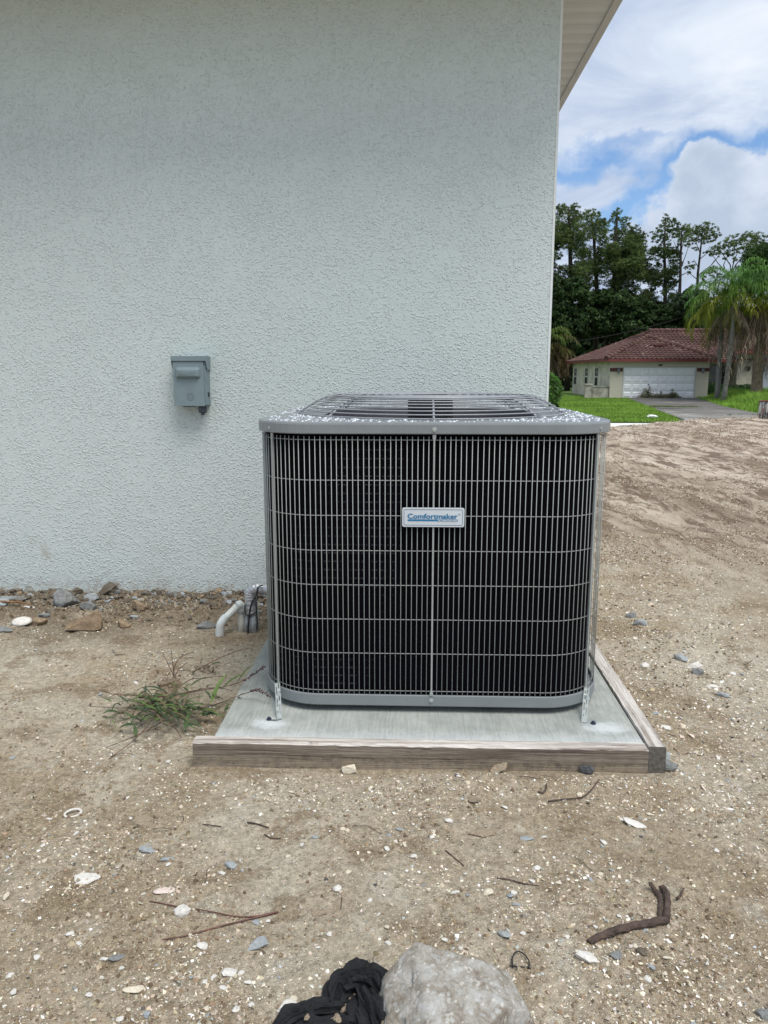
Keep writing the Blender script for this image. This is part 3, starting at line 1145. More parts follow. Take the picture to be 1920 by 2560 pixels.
    def at(s_):
        s_ = s_ % per
        k = int(s_ // (side + arc))
        q = s_ - k * (side + arc)
        if q < side:
            x, y = -side / 2 + q, -hw
            nx, ny = 0, -1
        else:
            a = (q - side) / Rw
            x, y = side / 2 + Rw * math.sin(a), -(hw - Rw) - Rw * math.cos(a)
            nx, ny = math.sin(a), -math.cos(a)
        c, s2 = math.cos(k * PI / 2), math.sin(k * PI / 2)
        return (x * c - y * s2, x * s2 + y * c, nx * c - ny * s2, nx * s2 + ny * c)
    w_ = MB()
    w_.tube([(0, 0, .139), (0, 0, .55), (0, 0, .960)], .00135, 6)
    wm = w_.mesh('guard_wire', M['wire'], True)
    N = 248
    # side/2 is the middle of the front face
    for i in range(1, N):
        s_ = i / N * per + side / 2
        x, y, nx, ny = at(s_)
        if nx > .75 and i % 2:
            continue          # the right-hand side guard is wider meshed
        o = link('guard_wire', wm, t)
        o.location = (CX + x - t.location.x + nx * .0012, CY + y - t.location.y + ny * .0012, -t.location.z)
        o.rotation_euler = (random.uniform(-.0012, .0012), random.uniform(-.0012, .0012), 0)
    for z in (.949, .826, .717, .607, .497, .386, .274, .149):
        m = MB()
        pts = []
        for x, y in rounded_sq(hw - .003, Rw - .003, 10):
            pts.append((CX + x, CY + y, z))
        m.tube(pts, .0012, 6, closed=True)
        m.obj('guard_ring', M['wire'], t, smooth=True)
    # flat straps with flattened ends, and the bolts that hold them
    diag = H - R + R * math.sqrt(.5)
    for (x, y, a) in ((0, -H, 0), (diag, -diag, PI / 4), (H, 0, PI / 2), (-diag, -diag, -PI / 4), (-H, 0, -PI / 2), (diag, diag, 3 * PI / 4), (-diag, diag, -3 * PI / 4), (0, H, PI)):
        Mt = Matrix.Translation((CX + x, CY + y, 0)) @ Matrix.Rotation(a, 4, 'Z')
        m = MB()
        m.box(-.0026, .0026, -.0028, .0008, .155, .948, Mt)
        for z0, z1, za, zb in ((.948, .966, .0026, .0052), (.155, .139, .0026, .0052)):
            vs = [(-za, -.0028, z0), (za, -.0028, z0), (-zb, -.0028, (z0 + z1) / 2), (zb, -.0028, (z0 + z1) / 2), (-zb, -.0028, z1), (zb, -.0028, z1)]
            vs += [(p[0], .0008, p[2]) for p in vs]
            m.add([Mt @ Vector(v) for v in vs], [(0, 1, 3, 2), (2, 3, 5, 4), (6, 8, 9, 7), (8, 10, 11, 9), (0, 2, 8, 6), (2, 4, 10, 8), (1, 7, 9, 3), (3, 9, 11, 5), (4, 5, 11, 10)])
        m.obj('strap', M['wire'], t)
        for z, yo in ((.982, -.006), (.123, -.0005)):
            m = MB()
            c = Mt @ Vector((0, yo, z))
            d = Mt.to_3x3() @ Vector((0, -1, 0))
            for r_, h0, h1, nn in ((.0068, -.001, .0015, 20), (.0042, .0015, .0055, 6)):
                p0, p1 = c + d * h0, c + d * h1
                m.tube([p0, p1], r_, nn)
            m.obj('bolt', M['screw'], t)
    # fan guard: rings stepping up a cone then across the flat top, with eight ribs
    def gz(r):
        f = min(1, max(0, (.482 - r) / .112))
        return 1.008 + .059 * (1 - (1 - f) ** 1.35)
    rr = .482
    while rr > .10:
        m = MB()
        pts = [(CX + rr * math.cos(a), CY + rr * math.sin(a), gz(rr)) for a in np.linspace(0, 2 * PI, 73)[:-1]]
        m.tube(pts, .0022, 6, closed=True)
        m.obj('fan_guard_ring', M['guard'], t, smooth=True)
        rr -= .0165 if rr > .385 else .030
    for k in range(8):
        a = -PI / 2 + k * PI / 4
        m = MB()
        pts = [(CX + r * math.cos(a), CY + r * math.sin(a), gz(r) - .0045) for r in np.linspace(.488, .09, 26)]
        m.tube(pts, .0034, 6)
        e = pts[0]
        m.tube([(e[0], e[1], 1.0035), (e[0], e[1], 1.011)], .0095, 6)
        m.obj('fan_guard_rib', M['guard'], t, smooth=False)
    # motor, shaft and blades
    m = MB()
    m.lathe((CX, CY, 0), [(.02, 1.055), (.074, 1.053), (.083, 1.046), (.083, .86), (.07, .85), (.02, .849)], 28)
    m.obj('fan_motor', M['black'], t, smooth=False)
    m = MB()
    m.lathe((CX, CY, 0), [(.001, 1.061), (.105, 1.061), (.105, 1.057), (.001, 1.057)], 24)
    m.obj('motor_mount', M['black'], t)
    m = MB()
    m.lathe((CX, CY, 0), [(.05, .845), (.06, .845), (.06, .80), (.05, .80)], 16, cap=True)
    hub = m.obj('fan_hub', M['inner'], t)
    for k in range(4):
        a0 = .35 + k * PI / 2
        vs, fs = [], []
        nr, na = 6, 6
        for i in range(nr + 1):
            r = .06 + (.405 - .06) * i / nr
            spread = .45 + .35 * i / nr
            for j in range(na + 1):
                a = a0 + spread * (j / na - .5) * 2 * .9 - .15 * i / nr
                z = .885 + .10 * (j / na - .5) * (0.9 + .3 * i / nr) + .012 * math.sin(j / na * PI)
                vs.append((CX + r * math.cos(a), CY + r * math.sin(a), z))
        for i in range(nr):
            for j in range(na):
                p = i * (na + 1) + j
                fs.append((p, p + 1, p + na + 2, p + na + 1))
        m = MB()
        m.add(vs, fs)
        m.obj('fan_blade', M['blade'], t, smooth=True)
    # nameplate
    PYf = CY - H - .0075
    x0, x1, z0, z1 = -.027, .1615, .6865, .7455
    m = MB()
    rad = .006
    poly = []
    for (cx, cz, a0) in ((x1 - rad, z1 - rad, 0), (x0 + rad, z1 - rad, PI / 2), (x0 + rad, z0 + rad, PI), (x1 - rad, z0 + rad, 1.5 * PI)):
        for k in range(6):
            a = a0 + k / 5 * PI / 2
            poly.append((cx + rad * math.cos(a), cz + rad * math.sin(a)))
    n = len(poly)
    m.add([(x, PYf, z) for x, z in poly] + [(x, PYf + .004, z) for x, z in poly],
          [tuple(range(n)), tuple(range(n, 2 * n))[::-1]] + [(i, n + i, n + (i + 1) % n, (i + 1) % n) for i in range(n)])
    np_ = m.obj('nameplate', M['plate'], t, label='silver maker plate lettered Comfortmaker in blue'.replace(' Comfortmaker', ''))
    m = MB()

    def rline(inset, r_, wd):
        ps = []
        for (cx, cz, a0) in ((x1 - inset - r_, z1 - inset - r_, 0), (x0 + inset + r_, z1 - inset - r_, PI / 2), (x0 + inset + r_, z0 + inset + r_, PI), (x1 - inset - r_, z0 + inset + r_, 1.5 * PI)):
            for k in range(5):
                a = a0 + k / 4 * PI / 2
                ps.append(((cx + r_ * math.cos(a), cz + r_ * math.sin(a)), (cx + (r_ - wd) * math.cos(a), cz + (r_ - wd) * math.sin(a))))
        k = len(ps)
        m.add([(a[0], PYf - .0006, a[1]) for a, b_ in ps] + [(b_[0], PYf - .0006, b_[1]) for a, b_ in ps],
              [(i, (i + 1) % k, k + (i + 1) % k, k + i) for i in range(k)])
    rline(.0050, .0045, .0011)
    m.obj('border_line', M['navy'], np_)

    def text(body, size, x, z, mat, name, off=0.0, fat=0.0, yo=.0008, width=None, parent=None, align='LEFT', Y=None):
        cu = bpy.data.curves.new(name, 'FONT')
        cu.body = body
        cu.size = size
        cu.offset = off
        cu.extrude = .0 if fat else .0002
        cu.resolution_u = 3
        cu.align_x = align
        ob = bpy.data.objects.new(name, cu)
        col.objects.link(ob)
        bpy.context.view_layer.update()
        dg = bpy.context.evaluated_depsgraph_get()
        me = bpy.data.meshes.new_from_object(ob.evaluated_get(dg))
        bpy.data.objects.remove(ob)
        me.materials.clear()
        me.materials.append(mat)
        xs_ = [v.co.x for v in me.vertices]
        ysz = [v.co.y for v in me.vertices]
        kx = 1.0
        if width:
            kx = width / (max(xs_) - min(xs_))
        mn = min(xs_)
        for v in me.vertices:
            a, b_, c = v.co
            v.co = (x + (a - mn) * kx, (PYf if Y is None else Y) - yo - c, z + b_)
        if fat:
            V0 = np.array([v.co[:] for v in me.vertices])
            P0 = [tuple(p.vertices) for p in me.polygons]
            mb = MB()
            for q, (dx, dz) in enumerate(((0, 0), (fat, 0), (-fat, 0), (fat * .5, fat * .5), (-fat * .5, -fat * .5), (fat * .5, -fat * .5), (-fat * .5, fat * .5))):
                mb.add((V0 + np.array([dx, -.00003 * q, dz])).tolist(), P0)
            me = mb.mesh(name, mat)
        return link(name, me, parent)
    build_unit.text = text
    W = .1535
    xl = -.027 + (320 - 205) / 1285 * .1885
    text('Comfortmaker', .0215, xl, z1 - (460 - 228) / 412 * .059, M['blue'], 'lettering', .0, fat=.00075, width=W * .98, parent=np_)
    zb0, zb1 = z1 - (513 - 228) / 412 * .059, z1 - (478 - 228) / 412 * .059
    m = MB()
    m.box(xl, xl + W * .99, PYf - .0008, PYf - .0002, zb0, zb1)
    m.obj('underline_bar', M['blue'], np_)
    text('Air Conditioning & Heating', .0048, xl + W * .60, zb0 + .0011, M['white'], 'small_lettering', .0, fat=.00016, yo=.0016, width=W * .375, parent=np_)
    text('®', .007, xl + W * 1.0, z1 - (380 - 228) / 412 * .059, M['greyprint'], 'registered_mark', .0, parent=np_)

    # slotted hold-down straps at the two front corners
    for sx in (-1, 1):
        a = sx * PI / 4
        bx, by = sx * (diag + .004), -(diag + .004)
        foot = (-.435, 2.205) if sx < 0 else (.568, 2.225)
        topc = Vector((CX + bx, CY + by, .150))
        bot = Vector((-.408 if sx < 0 else .541, 2.243 if sx < 0 else 2.255, .0795))
        d = Vector((math.cos(a), math.sin(a), 0)) if sx > 0 else Vector((math.cos(a), math.sin(a), 0))
        wv = Vector((math.cos(math.radians(12) * -sx), math.sin(math.radians(12) * -sx) * 1.0, 0)).normalized() * .0085
        nv = Vector((0, -1, 0))
        m = MB()
        hgt = topc.z - bot.z
        # strip with two staggered columns of slots cut through: built as a lattice of cells
        colsx = [-1, -.62, -.28, .22, .56, 1]
        rows = np.linspace(0, 1, 19)
        for i in range(18):
            for j in range(5):
                slot = (j == 1 and (i % 6) in (0, 1, 2, 3) and i > 2) or (j == 3 and (i % 6) in (3, 4, 5, 0) and 1 < i)
                if slot:
                    continue
                P_ = []
                for (f, g) in ((rows[i], colsx[j]), (rows[i], colsx[j + 1]), (rows[i + 1], colsx[j + 1]), (rows[i + 1], colsx[j])):
                    P_.append(bot.lerp(topc, f) + wv * g)
                th = Vector((0, .0022, 0))
                m.add(P_ + [p + th for p in P_], [(0, 1, 2, 3), (7, 6, 5, 4), (0, 4, 5, 1), (1, 5, 6, 2), (2, 6, 7, 3), (3, 7, 4, 0)])
        # folded foot with its tab turned outwards
        fd = Vector((sx * .035, -.006, 0))
        P_ = [bot - wv, bot + wv, bot + wv + fd * (.55 if sx < 0 else 1.0), bot - wv + fd * (1.0 if sx < 0 else .55)]
        m.add([p + Vector((0, -.012, .0012)) for p in P_[:1]] + [p + Vector((0, 0, .0012)) for p in P_[1:]] + [bot + Vector((sx * .014, .012, .0012))], [(0, 1, 2, 3)])
        m.obj('hold_down_strap', M['galv'], t)
        m = MB()
        c = topc.lerp(bot, .30) + Vector((sx * -.0 + .004, -.004, 0))
        m.tube([c + Vector((0, .004, 0)), c + Vector((0, -.0045, 0))], .0052, 6)
        m.tube([c + Vector((0, .004, 0)), c + Vector((0, -.0012, 0))], .0072, 16)
        m.obj('bolt', M['screw'], t)
        m = MB()
        fx, fy = (-.4405, 2.240) if sx < 0 else (.568, 2.248)
        m.lathe((fx, fy, .0785), [(.0085, .001), (.0085, .003), (.0055, .0035), (.0052, .008), (.001, .0085)], 12)
        m.obj('anchor_screw', M['darkscrew'], t)


build_unit()
text_mesh = build_unit.text


# ------------------------------------------------------------------ disconnect box on the wall
def build_box():
    x0, x1, z0, z1 = -1.170, -1.004, .985, 1.2265
    yf = WY - .078
    t = thing('disconnect_box', 'small blue-grey metal electrical disconnect box mounted on the wall', 'electrical box', (-1.087, WY, z0))
    m = MB()
    m.box(x0 + .004, x1 - .004, yf + .004, WY + .002, z0 + .004, z1 - .010)
    m.obj('enclosure', M['boxgrey'], t, bevel=.002)
    m = MB()
    m.box(x0 + .002, x1 - .012, yf - .003, yf + .0035, z0, z1 - .022)
    m.box(x0 + .002, x0 + .0035, yf + .0035, yf + .03, z0, z1 - .03)
    cv = m.obj('cover', M['boxgrey'], t, bevel=.0012)
    # hood over the top with sloping cheeks
    m = MB()
    m.box(x0 - .004, x1 + .002, yf - .008, WY - .001, z1 - .003, z1)
    m.box(x0 - .004, x1 + .002, yf - .008, yf - .0055, z1 - .0235, z1 - .003)
    for xa, xb in ((x0 - .004, x0 - .0015), (x1 - .0005, x1 + .002)):
        pr = [(yf - .0055, z1 - .003), (yf - .0055, z1 - .0235), (yf + .006, z1 - .055), (yf + .02, z1 - .066), (WY - .001, z1 - .066), (WY - .001, z1 - .003)]
        n = len(pr)
        m.add([(xa, y, z) for y, z in pr] + [(xb, y, z) for y, z in pr], [tuple(range(n)), tuple(range(n, 2 * n))[::-1]] + [(i, n + i, n + (i + 1) % n, (i + 1) % n) for i in range(n)])
    m.obj('hood', M['boxgrey'], t)
    m = MB()
    m.box(x0 + .001, x1 - .002, yf - .0045, yf + .002, z1 - .0262, z1 - .0225)  # dark strip laid on the cover as painted shade under the hood lip
    m.obj('painted_hood_shadow', M['flatblack'], t)
    # pressed bulge over the handle
    bx0, bx1, bz0, bz1 = x0 + .014, x1 - .028, z1 - .110, z1 - .052
    m = MB()
    vs, fs = [], []
    prof = [(0, 0.0), (.003, .006), (.0075, .0125), (.013, .0165), (.018, .018)]
    rings = []
    for ins, dp in prof:
        r = .016
        ps = []
        for (cx, cz, a0) in ((bx1 - r, bz1 - r, 0), (bx0 + r, bz1 - r, PI / 2), (bx0 + r, bz0 + r, PI), (bx1 - r, bz0 + r, 1.5 * PI)):
            for k in range(7):
                a = a0 + k / 6 * PI / 2
                rr = max(r - ins, .001)
                ps.append((cx + (0 if ins <= r else -math.copysign(ins - r, cx - (bx0 + bx1) / 2)) + rr * math.cos(a), yf - .003 - dp, cz + rr * math.sin(a)))
        rings.append(ps)
    n = len(rings[0])
    for r_ in rings:
        vs += r_
    for i in range(len(rings) - 1):
        for k in range(n):
            l = (k + 1) % n
            fs.append((i * n + k, (i + 1) * n + k, (i + 1) * n + l, i * n + l))
    fs.append(tuple((len(rings) - 1) * n + k for k in range(n))[::-1])
    m.add(vs, fs)
    m.obj('handle_bulge', M['boxgrey'], t, smooth=True)
    # embossed round emblem with curls
    m = MB()
    ex, ez, er = x0 + .084, z0 + .046, .0175
    ye = yf - .0036
    m.tube([(ex + er * math.cos(a), ye, ez + er * math.sin(a)) for a in np.linspace(0, 2 * PI, 33)[:-1]], .0009, 6, closed=True)
    for k in range(4):
        a0 = PI / 4 + k * PI / 2
        cx, cz = ex + .0078 * math.cos(a0), ez + .0078 * math.sin(a0)
        m.tube([(cx + .0048 * math.cos(a), ye, cz + .0048 * math.sin(a)) for a in np.linspace(a0 - 2.4, a0 + 2.0, 14)], .0007, 5)
    m.obj('emblem', M['boxgrey'], t, smooth=True)
    # side knockout, bottom latch lip and conduit fitting
    m = MB()
    m.lathe((x1 - .0035, yf + .045, z0 + .055), [(.001, 0), (.012, 0), (.012, .0012), (.0095, .0012), (.001, .0008)], 20, axis='x')
    m.obj('knockout', M['flatblack'], t)
    m = MB()
    m.box(x0 + .045, x0 + .105, yf + .0, yf + .012, z0 - .004, z0 + .001)
    m.obj('latch_lip', M['fitting'], t)
    m = MB()
    fx, fy = x1 - .034, yf + .034
    m.lathe((fx, fy, z0), [(.001, .004), (.020, .004), (.020, -.006), (.0215, -.008), (.0215, -.030), (.017, -.036), (.0095, -.037), (.0095, -.046), (.001, -.046)], 12)
    m.obj('conduit_fitting', M['fitting'], t)


build_box()


# ------------------------------------------------------------------ pipes beside the unit
def build_pipes():
    Z = lambda x, y: (500 + x / 8.295, 1430 + y / 8.295)
    Yp = 3.30
    # white drain pipe: old riser, elbow, sloping arm, second elbow, open outlet
    def P(x, y, Y=Yp):
        return ony(*Z(x, y), Y)
    base = P(845, 1270)
    t = thing('drain_pipe', 'white plastic drain pipe elbowed down to the left of the unit', 'pipe', (base.x, base.y, 0))
    m = MB()
    top = P(855, 700)
    m.tube([(base.x, base.y, -.06), (top.x, top.y, top.z)], .0152, 16)
    m.obj('riser', M['pvcold'], t, smooth=True)
    m = MB()
    e0 = P(857, 830)
    m.tube([e0, P(858, 760), P(860, 690) + Vector((0, -.006, 0)), P(840, 655) + Vector((0, -.014, 0)), P(790, 668) + Vector((0, -.02, 0))],
           [.0195, .0195, .0195, .0195, .019], 16)
    m.obj('elbow', M['pvc'], t, smooth=True)
    m = MB()
    a, b_ = P(795, 680) + Vector((0, -.02, 0)), P(500, 960) + Vector((0, -.05, 0))
    m.tube([a, a.lerp(b_, .8), b_], .0155, 16)
    m.obj('arm', M['pvc'], t, smooth=True)
    m = MB()
    q = [P(590, 870) + Vector((0, -.04, 0)), P(540, 925) + Vector((0, -.045, 0)), P(500, 985) + Vector((0, -.05, 0)), P(480, 1050) + Vector((0, -.052, 0)), P(473, 1120) + Vector((0, -.053, 0)), P(471, 1240) + Vector((0, -.053, 0))]
    m.tube(q, [.0185, .0190, .0195, .0197, .0195, .0190], 16, cap=False)
    m.tube(q[3:], [.0150, .0150, .0150], 16, cap=True)
    m.obj('outlet_elbow', M['pvc'], t, smooth=True)
    # foil wrapped line set with its cables
    b2 = P(1110, 1240)
    t2 = thing('insulated_pipe', 'silver foil-wrapped pipe rising from the ground and bending into the unit', 'pipe', (b2.x, b2.y, 0))
    m = MB()
    m.tube([(b2.x + .004, b2.y, -.05), P(1100, 850)], .0245, 16, noise=.02)
    m.tube([(b2.x - .042, b2.y + .006, -.05), P(985, 860)], .0115, 12, noise=.02)
    m.obj('lower_sleeve', M['foilold'], t2, smooth=True)
    m = MB()
    pts = [P(1085, 860), P(1070, 700), P(1060, 560), P(1045, 470), P(1055, 400), P(1100, 355), P(1180, 338), P(1300, 345), P(1500, 360), P(1800, 380)]
    fine = []
    for a, b_ in zip(pts[:-1], pts[1:]):
        for k in range(5):
            fine.append(a.lerp(b_, k / 5))
    fine.append(pts[-1])
    m.tube(fine, [.0272 + .0016 * math.sin(i * 1.9) + .001 * random.random() for i in range(len(fine))], 18)
    m.obj('foil_sleeve', M['foil'], t2, smooth=True)
    fr = Vector((0, -.031, 0))
    m = MB()
    m.tube([P(1180, 470) + fr, P(1120, 560) + fr, P(1070, 700) + fr, P(1045, 900) + fr, P(1030, 1100) + fr, P(1025, 1230) + fr, P(1025, 1290) + fr], .0038, 8)
    m.obj('cable', M['rubber'], t2, smooth=True)
    m = MB()
    m.tube([P(1185, 480) + fr, P(1190, 600) + fr, P(1205, 800) + fr, P(1215, 1000) + fr, P(1205, 1160) + fr], .0030, 8)
    m.obj('cable', M['rubber'], t2, smooth=True)
    m = MB()
    m.tube([P(1335, 235) + fr, P(1270, 245) + fr, P(1220, 300) + fr, P(1205, 390) + fr, P(1215, 470) + fr, P(1240, 520) + fr], .0028, 8)
    m.tube([P(1230, 470) + fr, P(1340, 500) + fr], .0040, 8)
    m.obj('cable_tie', M['rubber'], t2, smooth=True)
    m = MB()
    m.tube([P(950, 650) + fr * .8, P(955, 760) + fr * .9, P(975, 845) + fr, P(1080, 840) + fr * 1.1, P(1190, 790) + fr], .0026, 8)
    m.obj('cable_tie', M['rubber'], t2, smooth=True)


build_pipes()


# ------------------------------------------------------------------ rocks, shells and litter on the ground
def gh(x, y):
    return float(lot_h(np.array([x]), np.array([y]))[0])


_ico = {}


def ico(sub):
    if sub not in _ico:
        bm = bmesh.new()
        bmesh.ops.create_icosphere(bm, subdivisions=sub, radius=1)
        V = np.array([v.co[:] for v in bm.verts])
        F = np.array([[v.index for v in f.verts] for f in bm.faces])
        bm.free()
        _ico[sub] = (V, F)
    return _ico[sub]


def tri3(P, oc, seed, gain=.55):
    return (fbm(P[:, 0], P[:, 1], oc, seed, gain) + fbm(P[:, 1] + 31, P[:, 2], oc, seed + 3, gain) + fbm(P[:, 2] + 57, P[:, 0], oc, seed + 5, gain)) / 3 * 1.6 - .8


def rock_mesh(name, mat, seed, sub=3, rough=.28, planes=9, smooth=False, freq=2.4):
    """an angular stone of unit radius: an icosphere cut by random planes then roughened"""
    r = np.random.default_rng(seed)
    V, F = ico(sub)
    D = V / np.linalg.norm(V, axis=1)[:, None]
    R_ = np.full(len(D), 1.25)
    for k in range(planes + 6):
        n = r.normal(size=3)
        n /= np.linalg.norm(n)
        c = D @ n
        R_ = np.minimum(R_, np.where(c > .05, r.uniform(.62, .98) / np.maximum(c, .05), 9))
    V = D * R_[:, None]
    nz = tri3(V * freq + seed, 4, seed)
    V *= (1 + rough * nz)[:, None]
    return np_mesh(name, V, F, mat, smooth)


def place_rock(name, me, x, y, size, flat=.6, lean=(0, 0), rz=None, sink=.3, asp=1.0, **tags):
    o = link(name, me, **tags)
    sx, sy, sz = size, size * asp, size * flat
    o.scale = (sx, sy, sz)
    o.rotation_euler = (lean[0], lean[1], random.uniform(0, 6.28) if rz is None else rz)
    o.location = (x, y, gh(x, y) + sz * (1 - 2 * sink))
    return o


ROCKS = {}
for key, mat in (('white', 'rk_white'), ('cream', 'rk_cream'), ('pink', 'rk_pink'), ('blue', 'rk_blue'), ('grey', 'rk_grey'), ('dark', 'rk_dark'), ('tan', 'rk_tan'), ('black', 'rk_black')):
    ROCKS[key] = [rock_mesh('stone', M[mat], 100 + 7 * i + len(key) * 31, 3, .22, 8) for i in range(4)]

